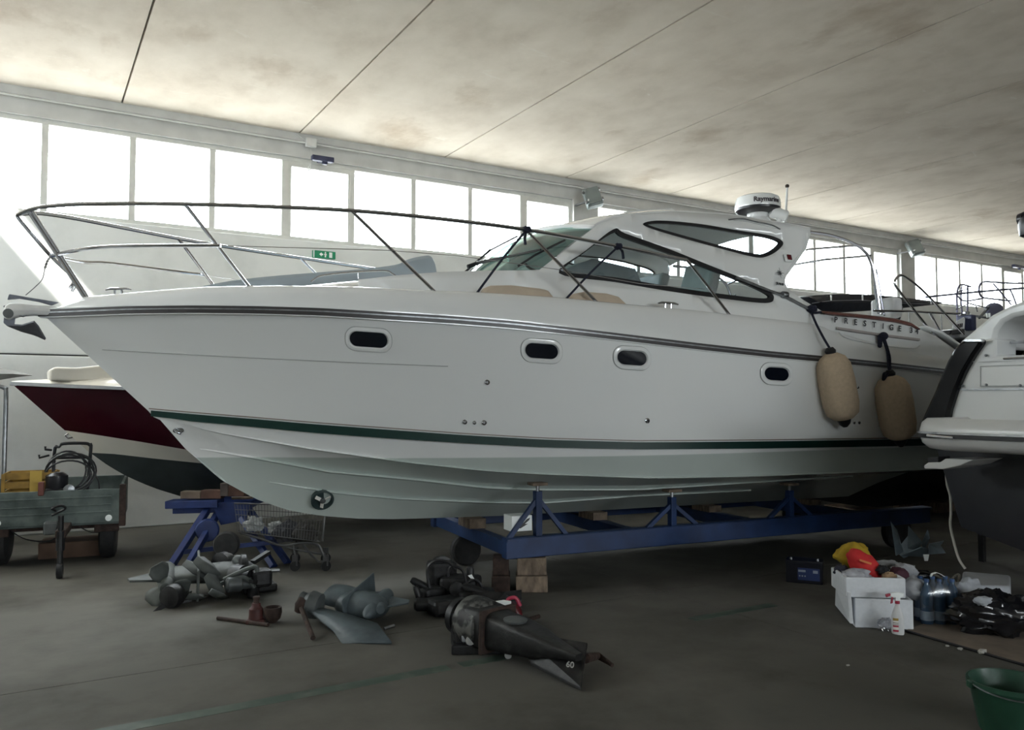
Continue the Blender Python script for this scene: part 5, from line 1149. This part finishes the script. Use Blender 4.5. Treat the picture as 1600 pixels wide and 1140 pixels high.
MB().box(at(408, 902, 6.6), (.16, .14, .14)).build('clamp', darkmetal, br_, bevel=.03, smooth=0)
c = onZ(402, 925); MB().bb(c.x-.12, c.x+.16, c.y-.05, c.y+.25, 0, .07).build('foot', darkmetal, br_, smooth=0, bevel=.02)
# red bottle jack, rusty cup, iron bar
j = onZ(400, 972); jk = thing('bottle_jack', 'small dark red bottle jack standing behind an iron bar', 'jack', j)
mjr = mat('dull_jack_red', (.07, .016, .012), .6, var=.4, scale=14)
MB().box(j+UP*.015, (.13, .11, .03), rotz(-.4)).build('base', mjr, jk, bevel=.008, smooth=0); MB().lathe([(.052, .02), (.05, .10), (.035, .115), (.03, .14)], j, UP, 18).build('cylinder', mjr, jk); MB().lathe([(.022, .13), (.018, .17), (.026, .17), (.024, .185)], j, UP, 14).build('ram', rust, jk)
c = onZ(426, 972); o = MB().lathe([(.025, 0), (.055, .03), (.065, .07), (.062, .11), (.05, .112), (.045, .07), (.02, .04)], c, UP, 22).build('rusty_cup', rust); tag(o, 'brown rusty bearing cup beside the red bottle jack', 'bearing cup')
a, b = onZ(340, 968), onZ(419, 979); o = MB().tube([a+UP*.014, b+UP*.014], .014, 10).build('iron_bar', rust); tag(o, 'rusty iron bar lying in front of the bottle jack', 'bar')
# grey gearcase lying on its side
t, M_ = gearcase('outboard_gearcase', 'blue-grey outboard gearcase lying on its side with rusty shaft sticking out', lay(515, 962, .16, (rt*.95-fh*.35-UP*.06), (fh*.9+rt*.3+UP*.25)), mgb2, .72, prop=False, shaft=False)
MB().loft([[at(x, y, d) for x, y, d in r] for r in (((482, 955, 5.75), (520, 985, 5.6), (535, 1006, 5.35)), ((505, 950, 5.8), (545, 975, 5.6), (560, 1004, 5.35)), ((545, 960, 5.8), (590, 975, 5.6), (612, 1004, 5.32)))]).build('anti_spray_plate', mgb2, t, solid=.014, smooth=40)
MB().ell(at(565, 945, 5.9), (.22, .12, .10), frame((0, 0, 0), rt-fh*.3, fh).to_3x3(), 18, 12).build('exhaust_housing', mgb2, t)
c = at(490, 945, 5.85); MB().lathe([(.05, -.06), (.09, -.05), (.10, .02), (.07, .06), (.08, .10)], c, (-rt+UP*.15+fh*.2), 20).build('mount_collar', greyp, t)
MB().lathe([(.03, -.05), (.045, 0), (.03, .05)], at(470, 945, 5.8), (UP*.8+rt*.3), 14).build('shift_knuckle', rust, t)
MB().tube([at(471, 950, 5.75), onZ(489, 1001)+UP*.02], .018, 8).build('pivot_shaft', rust, t); MB().tube([at(600, 982, 5.6), at(616, 977, 5.65)], .012, 8).build('stub_shaft', dsteel, t)
MB().lathe([(.03, -.04), (.045, 0), (.03, .04)], at(596, 950, 5.8), fh, 14).build('pinion_boss', mgb2, t)
# ---- black engine heap
hp = thing('outboard_powerhead', 'black oily outboard powerhead with hoses beside the timber blocks', 'engine', V(*onZ(700, 945).xy, 0))
for i, (x, y, dd, sz, rz) in enumerate(((690, 905, 6.55, (.22, .2, .3), .3), (720, 925, 6.4, (.3, .22, .22), -.2), (675, 930, 6.3, (.18, .16, .14), .6), (745, 940, 6.2, (.28, .2, .16), .1), (700, 945, 6.1, (.3, .2, .12), .5))):
    c = at(x, y, dd); c.z = max(c.z, sz[2]*.5); MB().box(c, sz, rotz(rz-YAW)).build('engine_block', darkmetal, hp, bevel=.03, smooth=0)
for i, (x, y, dd, r, L_, ax) in enumerate(((662, 915, 6.3, .03, .22, rt*.8-UP*.4), (655, 935, 6.2, .025, .2, rt*.3-UP), (715, 920, 6.2, .06, .08, -fh), (690, 885, 6.6, .09, .06, -fh+rt*.3), (735, 905, 6.3, .03, .2, UP), (668, 944, 6.1, .05, .2, rt), (752, 925, 6.15, .035, .3, rt*.9-UP*.3))):
    c = at(x, y, dd); c.z = max(c.z, r+.01); MB().lathe([(r*.7, -L_/2), (r, -L_*.4), (r, L_*.4), (r*.7, L_/2)], c, ax, 14).build('cylinder', darkmetal, hp)
for pts in (((672, 920), (668, 890), (680, 876), (700, 878), (712, 890)), ((700, 900), (705, 885), (722, 890), (728, 910)), ((725, 915), (740, 905), (752, 915), (750, 935)), ((660, 940), (672, 955), (695, 958))): MB().tube([Vector(p) for p in cr([at(x, y, 6.25) for x, y in pts], 5)], .013, 6).build('hose', blackr, hp)
MB().prism([at(731, 899, 6.1), at(737, 897, 6.1), at(741, 904, 6.1), at(735, 903, 6.1)], fh*.004).build('label_scrap', mwhite, hp, smooth=0)
MB().prism([at(740, 930, 5.95), at(790, 928, 6.0), at(815, 925, 6.1), at(815, 940, 6.0), at(770, 950, 5.9)], UP*.02).build('cover_plate', darkmetal, hp, smooth=0)
MB().tube([at(812, 972, 5.75), onZ(842, 969)+UP*.03], .016, 8).build('crank_stub', rust, hp)
# red can
rc = onZ(795, 985); can = thing('fuel_can', 'dark red fuel can wedged in the black engine heap', 'fuel can', rc)
mrc = mat('dark_red_plastic', (.10, .008, .012), .35, var=.3)
T = frame(rc, rt, fh)
MB(T).prism([(-.17, 0, 0), (.09, 0, 0), (.10, 0, .10), (.06, 0, .17), (-.05, 0, .17), (-.17, 0, .12)], (0, .16, 0)).build('can_body', mrc, can, bevel=.025, smooth=40)
MB(T).tube([Vector(q) for q in cr([(-.02, .08, .16), (-.0, .08, .2), (.05, .08, .205), (.08, .08, .15)], 4)], .014, 8).build('handle', mat('pink_red_plastic', (.4, .03, .07), .4), can)
def trigger(T, par, body, m1, m2, S=1.0):
    M_ = T @ Matrix.Scale(S, 4)
    MB(M_).prism([(-.055, -.012, .03), (-.05, -.012, .055), (.0, -.012, .062), (.045, -.012, .055), (.04, -.012, .03), (.02, -.012, .022), (.018, -.012, 0), (-.018, -.012, 0), (-.018, -.012, .025)], (0, .024, 0)).build('trigger_head', m1, par, bevel=.004*S, smooth=0)
    MB(M_).prism([(-.04, -.006, .03), (-.03, -.006, .03), (-.035, -.006, -.015), (-.048, -.006, -.02)], (0, .012, 0)).build('trigger', m2, par, smooth=0)
    MB(M_).lathe([(.017, -.02), (.017, .002)], (0, 0, 0), (0, 0, 1), 12).build('collar', m2, par)
so_ = thing('spray_bottle', 'white trigger spray bottle stuck in the black engine heap', 'spray bottle', at(789, 965, 5.85))
p = at(787, 954, 5.45); trigger(frame(p, rt, fh), so_, None, mwhite, mat('orange_plastic', (.35, .16, .04), .5), 1.15)
MB().lathe([(.0, -.13), (.03, -.13), (.032, -.06), (.017, -.015)], p, UP, 16).build('bottle', mat('clear_brown', (.1, .05, .03), .3), so_)
# big black outboard leg in front
mob = mat('scuffed_black_paint', (.03, .03, .028), .5, .1, var=.8, scale=11, bump=.4, col2=(.006, .006, .006), thr=(.5, .72))
leg = thing('outboard_engine', 'scuffed black outboard leg with square skeg plate lying in front of the engine heap', 'engine part', V(*onZ(840, 1040).xy, 0))
LA, LB = at(735, 995, 5.3), at(905, 1035, 4.62); LA.z = .172; LB.z = .14
ax = (LB-LA).normalized(); L_ = (LB-LA).length; T = frame(LA, ax, UP.cross(ax))
rows = []
for x, hy, hz in ((0, .13, .12), (.1, .14, .135), (.25, .13, .13), (.30, .115, .11), (.45, .12, .10), (.62, .10, .08), (.75, .07, .05), (L_, .03, .02)):
    rows.append([V(x, hy*math.copysign(abs(math.cos(a))**.45, math.cos(a)), hz*math.copysign(abs(math.sin(a))**.45, math.sin(a))) for a in np.linspace(0, 2*PI, 21)[:-1]])
MB(T).loft(rows, closed=True, caps=True).build('leg_housing', mob, leg, smooth=50)
MB(T).lathe([(.12, .0), (.158, .02), (.165, .1), (.155, .2), (.12, .22)], (-.02, 0, 0), (1, 0, 0), 24).build('exhaust_drum', mat('scraped_alloy', (.12, .12, .11), .5, .4, scale=16, col2=(.012, .012, .012), thr=(.45, .6), bump=.4), leg)
MB(T).lathe([(.09, -.03), (.12, 0), (.12, .05), (.09, .07)], (-.12, 0, .0), (1, 0, 0), 22).build('swivel_ring', darkmetal, leg)
MB(T).box((.26, -.0, .0), (.03, .30, .27)).build('clamp_band', rust, leg, bevel=.01, smooth=0)
MB(T).lathe([(.07, 0), (.075, .02), (.05, .025)], (.44, -.02, .085), (0, 0, 1), 20).build('oil_cover', greyp, leg)
fa = [at(875, 1045, 4.75), at(918, 1008, 4.72), at(908, 1074, 4.45), at(860, 1052, 4.6)]
fa[2].z = .008; MB().prism([at(808, 990, 5.0), at(918, 1009, 4.75), fa[2], at(830, 1040, 4.8)], (fh*.2+UP*.98)*.02).build('skeg_plate', mob, leg, smooth=0, bevel=.004)
MB().tube([at(915, 1028, 4.75), onZ(935, 1036)+UP*.045, onZ(957, 1047)+UP*.03], [.03, .022, .012], 10).build('propeller_shaft', rust, leg)
for x, y, dd, r in ((794, 1023, 4.95, .022), (827, 1020, 4.88, .018), (735, 1000, 5.1, .03)):
    MB().lathe([(r, 0), (r, .012), (r*.5, .016)], at(x, y, dd), -fh+UP*.2, 12).build('bolt_cap', mat('pale_anode', (.32, .32, .31), .6), leg)
text('lettering', '60', mat('worn_white_print', (.35, .35, .33), .6), leg, at(884, 1041, 4.5), (rt+fh*-.15-UP*.12), UP+rt*.1, .045, bold=True)
MB().box(at(724, 992, 5.25), (.05, .03, .13), rotz(-YAW)).build('sticker', mwhite, leg, smooth=0) if False else None
for y in (985, 998): MB().prism([at(721, y-5, 5.12), at(729, y-4, 5.12), at(730, y+5, 5.12), at(722, y+4, 5.12)], fh*.004).build('sticker', mat('sticker_white', (.4, .42, .45), .5), leg, smooth=0)
MB().box(at(722, 985, 5.25), (.12, .16, .22), rotz(-YAW+.3)).build('mount_block', darkmetal, leg, bevel=.02, smooth=0)
p0 = onZ(733, 1030); MB().box(V(p0.x+.12, p0.y+.1, .03), (.34, .12, .06), rotz(-.5)).build('rest_bar', darkmetal, leg, smooth=0, bevel=.01)
# ================================================================== FLOOR CLUTTER, right side
# battery
b0 = onZ(1228, 909); b1 = onZ(1285, 914); T = frame(b0, b1-b0, UP.cross(b1-b0)); L_ = (b1-b0).length
bt = thing('car_battery', 'black car battery with blue printed label standing alone on the floor', 'battery', (b0+b1)/2)
mbt = mat('battery_black', (.008, .009, .016), .35, var=.2)
MB(T).bb(0, L_, 0, .18, 0, .17).build('case', mbt, bt, smooth=0, bevel=.006); MB(T).bb(-.003, L_+.003, -.003, .183, .165, .195).build('lid', mbt, bt, smooth=0, bevel=.006)
for x in (.04, L_-.04): MB(T).lathe([(.014, .19), (.012, .215)], (x, .05, 0), (0, 0, 1), 12).build('terminal', dsteel, bt)
mbl2 = mat('label_blue', (.03, .05, .16), .4); mpr = mat('label_pale_print', (.35, .40, .50), .5)
MB(T).bb(.10, L_-.02, -.002, 0, .03, .135).build('label', mbl2, bt, smooth=0)
MB(T).bb(.105, .165, -.003, -.0015, .10, .118).build('printed_bar', mpr, bt, smooth=0)
for k in range(3): MB(T).bb(.11+k*.022, .122+k*.022, -.003, -.0015, .06, .072).build('printed_mark', mpr, bt, smooth=0)
MB(T).bb(L_-.075, L_-.035, -.003, -.0015, .095, .12).build('printed_mark', mpr, bt, smooth=0)
# polystyrene boxes
meps = mat('white_polystyrene', (.66, .68, .71), .85, var=.06, scale=40, bump=.1)
def openbox(name, T, L_, D_, H_, th, label, m_=meps):
    t = thing(name, label, 'box', T.translation, None)
    for a, nm in (((0, L_, 0, th, 0, H_), 'front_wall'), ((0, L_, D_-th, D_, 0, H_), 'back_wall'), ((0, th, th, D_-th, 0, H_), 'side_wall'), ((L_-th, L_, th, D_-th, 0, H_), 'side_wall'), ((th, L_-th, th, D_-th, 0, .02), 'base')): MB(T).bb(*a).build(nm, m_, t, smooth=0, bevel=.008)
    return t
lo0 = onZ(1336, 980); lo1 = onZ(1428, 984); T1 = frame(lo0, lo1-lo0, UP.cross(lo1-lo0)); L1_ = (lo1-lo0).length
openbox('foam_box', T1, L1_, .42, .205, .025, 'lower white foam box with a spray bottle standing against it')
MB(T1).bb(-.10, .0, .14, .5, 0, .02)
ua = at(1322, 937, 5.74); ub = at(1416, 939, 5.7); ua.z = .21; ub.z = .21; T2 = frame(ua, V((ub-ua).x, (ub-ua).y, 0), UP.cross(V((ub-ua).x, (ub-ua).y, 0)))
openbox('foam_box', T2, (ub-ua).length, .36, .14, .022, 'upper white foam box heaped with clothes and bags')
bx0 = onZ(1311, 950); o = MB().prism([at(1311, 918, 6.0), at(1330, 925, 5.72), at(1334, 975, 5.66), onZ(1310, 948)+UP*.01], -rt*.02+fh*.02).build('polystyrene_slab', meps, smooth=0, bevel=.006); tag(o, 'white foam panel leaning on the outer end of the foam boxes', 'foam panel')
# clothes in the upper box
top_c = T2 @ V(.18, .18, .19)
def cl(name, px, py, d, rad, col, seed, label, cat, amp=.35, fr=1.6, nu=24, nv=16, rough=.8, ax=None):
    c = at(px, py, d+(.16 if py < 906 and px < 1420 else 0)); o = crumple(name, c, rad, mat('cloth_%s_%d' % (name, seed), col, rough, var=.25, scale=12), seed, amp, fr, nu, nv, None, ax, 60, False); return tag(o, label, cat)
RC = frame((0, 0, 0), rt, fh).to_3x3()
RT = Matrix.Rotation(-.6, 3, fh) @ RC
cl('yellow_bag', 1332, 868, 5.95, (.13, .10, .10), (.40, .26, .01), 5, 'yellow fabric bag on top of the foam box heap', 'bag', .25, ax=RC)
cl('red_jacket', 1352, 885, 5.8, (.16, .08, .085), (.55, .02, .02), 8, 'bright red jacket lying over the foam box heap', 'jacket', .18, ax=Matrix.Rotation(.75, 3, fh) @ RC)
cl('white_cloth', 1337, 900, 5.7, (.10, .08, .05), (.45, .46, .5), 11, 'white cloth bunched at the front of the foam box heap', 'cloth', .45, 2.4, ax=RC)
cl('dark_cloth', 1316, 893, 5.85, (.06, .06, .05), (.03, .03, .05), 13, 'dark cloth hanging over the outer end of the foam box', 'cloth', .4, 2.2, ax=RC)
cl('maroon_cap', 1404, 897, 5.75, (.07, .06, .05), (.06, .012, .025), 17, 'maroon cap at the inner end of the foam box heap', 'cap', .2, ax=RC)
cl('tan_glove', 1389, 900, 5.68, (.05, .035, .03), (.38, .25, .14), 19, 'tan work glove beside the maroon cap', 'glove', .4, 2.4, ax=RC)
cl('black_glove', 1378, 890, 5.72, (.04, .04, .03), (.01, .01, .012), 23, 'black glove on the sleeve of the red jacket', 'glove', .4, 2.4, ax=RC)
cl('pale_sheet', 1413, 897, 5.95, (.10, .06, .08), (.40, .41, .43), 29, 'pale plastic sheet hanging behind the maroon cap', 'sheet', .35, 2.0, ax=RC)
cl('grey_towel', 1385, 883, 6.1, (.12, .06, .04), (.3, .31, .32), 31, 'grey towel at the back of the foam box heap', 'towel', .35, 2.0, ax=RC)
cl('black_hat', 1330, 854, 6.0, (.05, .04, .03), (.015, .015, .015), 37, 'small black hat on top of the yellow bag', 'hat', .2, ax=RC)
jp = MB().prism([at(1343, 873, 5.85), at(1362, 879, 5.85), at(1361, 882, 5.85), at(1343, 876, 5.85)], -fh*.003).build('pocket_flap', mat('orange_trim', (.6, .18, .05), .7), smooth=0); jp.parent = bpy.data.objects['red_jacket']; jp.location = Vector(jp.location)-bpy.data.objects['red_jacket'].location
cl('carrier_bag', 1424, 918, 5.95, (.12, .10, .08), (.42, .43, .45), 41, 'pale carrier bag slumped between the foam boxes and the water bottles', 'bag', .3, 2.0, ax=RC)
# spray bottle
sb = onZ(1403, 990); sp = thing('spray_bottle', 'white cleaner spray bottle with red trigger in front of the foam box', 'spray bottle', sb)
T = frame(sb, rt, fh); mclr = mat('bottle_white', (.68, .68, .68), .35)
MB(T).lathe([(.0, 0), (.038, 0), (.042, .01), (.042, .11), (.034, .145), (.018, .185), (.014, .21)], n=24, sx=.62).build('bottle', mclr, sp)
mrd = mat('trigger_red', (.35, .02, .05), .4)
trigger(frame(sb+UP*.225, rt, fh), sp, None, mwhite, mrd, .95)
MB(T).prism([(-.075, -.01, .25), (-.05, -.01, .262), (-.05, -.01, .275), (-.078, -.01, .268)], (0, .02, 0)).build('nozzle', mrd, sp, smooth=0)
lb = []
for k in range(13):
    a = -PI*.85+PI*.7*k/12; lb.append(a)
def lab(z0, z1, m_, nm, r=.0430): MB(T).loft([[V(r*math.cos(a), r*.64*math.sin(a), z) for a in lb] for z in (z0, z1)]).build(nm, m_, sp)
lab(.018, .115, mat('label_offwhite', (.72, .70, .66), .5), 'label'); lab(.02, .034, mrd, 'label_band', .0435); lab(.078, .082, mtxt, 'label_print', .0435); lab(.095, .112, mat('label_gold', (.32, .22, .05), .5), 'label_badge', .0433)
lab(.052, .064, mrd, 'label_print', .0436); lab(.068, .071, mtxt, 'label_print', .0436)
# six-pack of water
mwat = mat('blue_water_bottle', (.05, .10, .17), .1, var=.2, scale=10, coat=.5)
mwc = mat('bottle_label_pale', (.30, .37, .45), .3, var=.3, scale=20)
wp0 = onZ(1469, 974); bot0 = None
fro = frame(wp0, rt, fh)
n_ = 0
for j in range(2):
    for i in range(3):
        p = fro @ V((i-1)*.092, j*.092, 0); n_ += 1
        t = thing('water_bottle', 'blue water bottle in a shrink-wrapped six-pack beside the black bag', 'bottle', p, 'six-pack of water bottles')
        MB().lathe([(.0, 0), (.04, 0), (.045, .012), (.045, .10), (.042, .13), (.045, .16), (.044, .21), (.03, .255), (.015, .285), (.015, .30)], p, UP, 18).build('bottle', mwat, t)
        MB().lathe([(.0462, .03), (.0462, .095)], p, UP, 18).build('label', mwc, t); MB().lathe([(.0165, .298), (.0165, .318), (.0, .32)], p, UP, 14).build('cap', mat('cap_blue', (.03, .08, .2), .4), t)
film = glassmat('shrink_film', (.86, .90, .94), .10, .18)
wr = thing('shrink_wrap', 'clear shrink film with white carry strap around the water six-pack', 'packaging', wp0+fh*.05)
def ring(z, k, cx_=0): return [fro @ V(.145*k*math.copysign(abs(math.cos(a))**.6, math.cos(a))*(1+.03*math.sin(9*a+z*30)), .046+.10*k*math.copysign(abs(math.sin(a))**.6, math.sin(a))*(1+.03*math.cos(8*a+z*21)), z) for a in np.linspace(0, 2*PI, 41)[:-1]]
MB().loft([ring(z, k) for z, k in ((.003, .98), (.02, 1.0), (.1, 1.0), (.2, .98), (.25, .88), (.29, .72), (.315, .6))], closed=True).build('film', film, wr, smooth=60)
MB(fro).loft([[V(x, .03, z), V(x, .055, z)] for x, z in ((-.04, .325), (-.03, .345), (0, .355), (.03, .345), (.06, .325))]).build('carry_strap', mwhite, wr, solid=.003)
# rope tangle, white sheets, black bag
mrope = mat('grey_rope', (.20, .18, .15), .9, var=.5, scale=60, bump=.5)
random.seed(11); c = at(1480, 897, 6.3); c.z = .12; pts = []
rp = thing('rope_tangle', 'tangled heap of grey rope behind the water bottles', 'rope', V(c.x, c.y, 0))
for k in range(4):
    pts = [c+V(random.gauss(0, .09), random.gauss(0, .07), random.uniform(-.10, .10)) for _ in range(16)]
    MB().tube([Vector(q) for q in cr(pts, 5)], .009, 6).build('rope_loop', mrope, rp)
c2 = at(1508, 908, 6.2); c2.z = .05
MB().tube([Vector(q) for q in cr([c2+V(random.gauss(0, .1), random.gauss(0, .06), random.uniform(-.04, .05)) for _ in range(14)], 5)], .010, 6).build('rope_loop', blackr, rp)
def sheetpoly(name, pts, m_, label, th=.006):
    o = MB().loft([[at(x, y, d) for x, y, d in r] for r in pts]).build(name, m_, solid=th, smooth=40); return tag(o, label, 'sheet')
mpl = mat('white_sheet_plastic', (.45, .47, .50), .5, var=.12)
o = MB().prism([onZ(1503, 955)+UP*.20, onZ(1580, 955)+UP*.19, onZ(1580, 935)+UP*.19, onZ(1505, 930)+UP*.20], -UP*.19).build('foam_tray', mpl, smooth=0, bevel=.02); tag(o, 'white foam tray half hidden behind the black bag', 'tray')
cl('white_wrapping', 1513, 925, 5.95, (.11, .08, .10), (.42, .44, .47), 43, 'white wrapping sheet crumpled between the water pack and the black bag', 'wrapping', .3, 1.9, ax=RC)
mbag = mat('black_bag_plastic', (.008, .008, .010), .22, var=.3, scale=10, coat=.3)
c = at(1556, 950, 5.6); c.z = .13
o = crumple('rubbish_bag', c, (.30, .18, .15), mbag, 4, .34, 2.6, 40, 26, None, rotz(-YAW-.15), 50); tag(o, 'black shiny rubbish bag lying by the white tray', 'bag')
cl('white_rag', 1535, 938, 5.35, (.055, .03, .03), (.4, .42, .45), 47, 'white rag lying on the black rubbish bag', 'rag', .3, 2.2, ax=RC)
cl('pale_wrapper', 1598, 940, 5.6, (.06, .05, .04), (.35, .42, .45), 53, 'pale wrapper at the end of the black rubbish bag', 'wrapper', .4, 2.2, ax=RC)
# crumpled plastic by the trolley end
mcp = mat('pale_blue_film', (.22, .28, .32), .4, var=.3, scale=8)
fp = thing('crumpled_film', 'crumpled pale blue plastic sheeting at the end of the blue trolley', 'plastic sheet', V(*onZ(1440, 880).xy, 0)); fd = 7.4
for k, pl_ in enumerate((((1392, 815), (1402, 828), (1412, 862), (1400, 868)), ((1420, 822), (1440, 845), (1436, 862), (1418, 856)), ((1440, 850), (1450, 828), (1453, 840), (1444, 862)), ((1408, 868), (1440, 855), (1455, 858), (1450, 870)), ((1452, 850), (1475, 845), (1470, 852), (1478, 864), (1450, 866)), ((1400, 862), (1425, 830), (1430, 864), (1412, 872)))):
    dd = fd+.06*(k % 3); P_ = [at(x, y, dd+.05*((i*7+k*3) % 4)) for i, (x, y) in enumerate(pl_)]
    MB().prism(P_, (fh*.7+UP*.4)*.012).build('film_fold', mcp, fp, smooth=0)
c = at(1430, 873, fd-.1); c.z = .03; MB().ell(c, (.17, .07, .05), RC.to_4x4() if hasattr(RC, 'to_4x4') else None, 16, 8, lambda p: 1+.3*noise.noise(p*3)).build('dark_wad', mbag, fp, smooth=0)
MB().prism([at(1443, 866, fd-.15), at(1452, 866, fd-.15), at(1450, 876, fd-.15), at(1445, 876, fd-.15)], fh*.01).build('white_tag', mwhite, fp, smooth=0)
# dark planks and blocks under the cruiser
pk = thing('work_bench', 'low dark work bench in the shadow under the cruiser', 'bench', V(*onZ(1580, 860).xy, 0)); pa, pb2 = at(1522, 778, 8.2), at(1640, 812, 7.3)
pb2.z = pa.z
MB().bar(pa, pb2, .30, .03).build('bench_top', darkmetal, pk, smooth=0)
for q_ in (pa.lerp(pb2, .1), pa.lerp(pb2, .9)): MB().bar(V(q_.x, q_.y, 0), q_-UP*.015, .05, .05).build('bench_leg', darkmetal, pk, smooth=0)
o = MB().bar(pa.lerp(pb2, .25)+UP*.03-fh*.1, pa.lerp(pb2, .42)+UP*.03-fh*.1, .06, .03).build('paper_packet', mwhite, smooth=0, bevel=.006); tag(o, 'pale packet lying on the low dark bench', 'packet')
# hanging cable
mcab = mat('cream_cable', (.55, .53, .48), .5)
cp = [(1480, 757, 6.75), (1485, 775, 6.75), (1486, 800, 6.75), (1485, 820, 6.72), (1490, 845, 6.68), (1498, 872, 6.6), (1508, 888, 6.55)]
P_ = [at(*q) for q in cp]; P_[-1].z = max(P_[-1].z, .01)
P_.insert(0, at(1478, 735, 6.75))
o = MB().tube([Vector(q) for q in cr(P_, 5)], .011, 8).build('hanging_cable', mcab, loc=V(P_[-1].x, P_[-1].y, 0)); tag(o, 'cream cable hanging down from under the cruiser platform', 'cable')
# cardboard sheets on the floor
mcard = mat('brown_cardboard', (.20, .16, .12), .9, var=.3, scale=6)
q = [onZ(x, y) for x, y in ((1413, 986), (1470, 965), (1640, 985), (1640, 1048))]
o = MB().prism(q, UP*.005).build('cardboard_sheet', mcard, smooth=0); tag(o, 'flat brown cardboard sheet under the black bag', 'cardboard')
a, b = onZ(1412, 986), onZ(1640, 1052); o = MB().tube([a+UP*.008, a.lerp(b, .3)+UP*.008, a.lerp(b, .6)+UP*.008, b+UP*.008], .010, 6).build('black_hose', blackr); tag(o, 'thin black hose along the front edge of the cardboard', 'hose')
random.seed(5); mlit = mat('litter_white', (.4, .39, .36), .8)
for i, (x, y, r, lb_) in enumerate(((1535, 1021, .035, 'scrap of white paper lying on the black hose'), (1500, 1015, .02, 'small paper scrap between the hose and the bucket'), (1480, 1010, .015, 'tiny white paper chip in front of the hose'), (1325, 1040, .012, 'lone white chip on bare concrete near the bucket'))):
    c = onZ(x, y); c.z = r*.4; o = crumple('paper_scrap', c, (r, r*.7, r*.4), mlit, i+60, .4, 2.5, 12, 8); tag(o, lb_, 'litter')
c = onZ(1384, 985); c.z = .04; o = crumple('clear_wrapper', c, (.06, .05, .05), glassmat('crinkled_cellophane', (.8, .8, .82), .12, .2), 71, .4, 2.8, 22, 14); tag(o, 'clear cellophane wrapper crumpled beside the spray bottle', 'wrapper')
# bucket
mbk = mat('dark_green_bucket', (.022, .075, .045), .35, var=.3, scale=5)
c = onZ(1580, 1140); c = V(c.x, c.y, 0); bk = thing('bucket', 'dark green plastic bucket at the edge of the floor', 'bucket', c)
rr = 63/F*3.75
MB().lathe([(.0, .006), (rr*.72, .006), (rr*.72, 0), (rr*.74, 0), (rr*.96, .215), (rr*.97, .22), (rr*1.0, .222), (rr*1.02, .216), (rr*1.02, .238), (rr*.96, .238), (rr*.94, .215), (rr*.70, .02), (0, .018)], c, UP, 40).build('tub', mbk, bk, smooth=50)
for k in (-1, 1): MB().box(c+rt*k*rr*1.02+UP*.22, (.03, .04, .035), rotz(-YAW)).build('handle_lug', mbk, bk, bevel=.006, smooth=0)
MB().tube([c+rt*rr*1.03*math.cos(a)-fh*rr*1.05*math.sin(a)*.98+UP*(.228-.03*math.sin(a)) for a in np.linspace(0, PI, 20)], .004, 6).build('wire_handle', dsteel, bk)
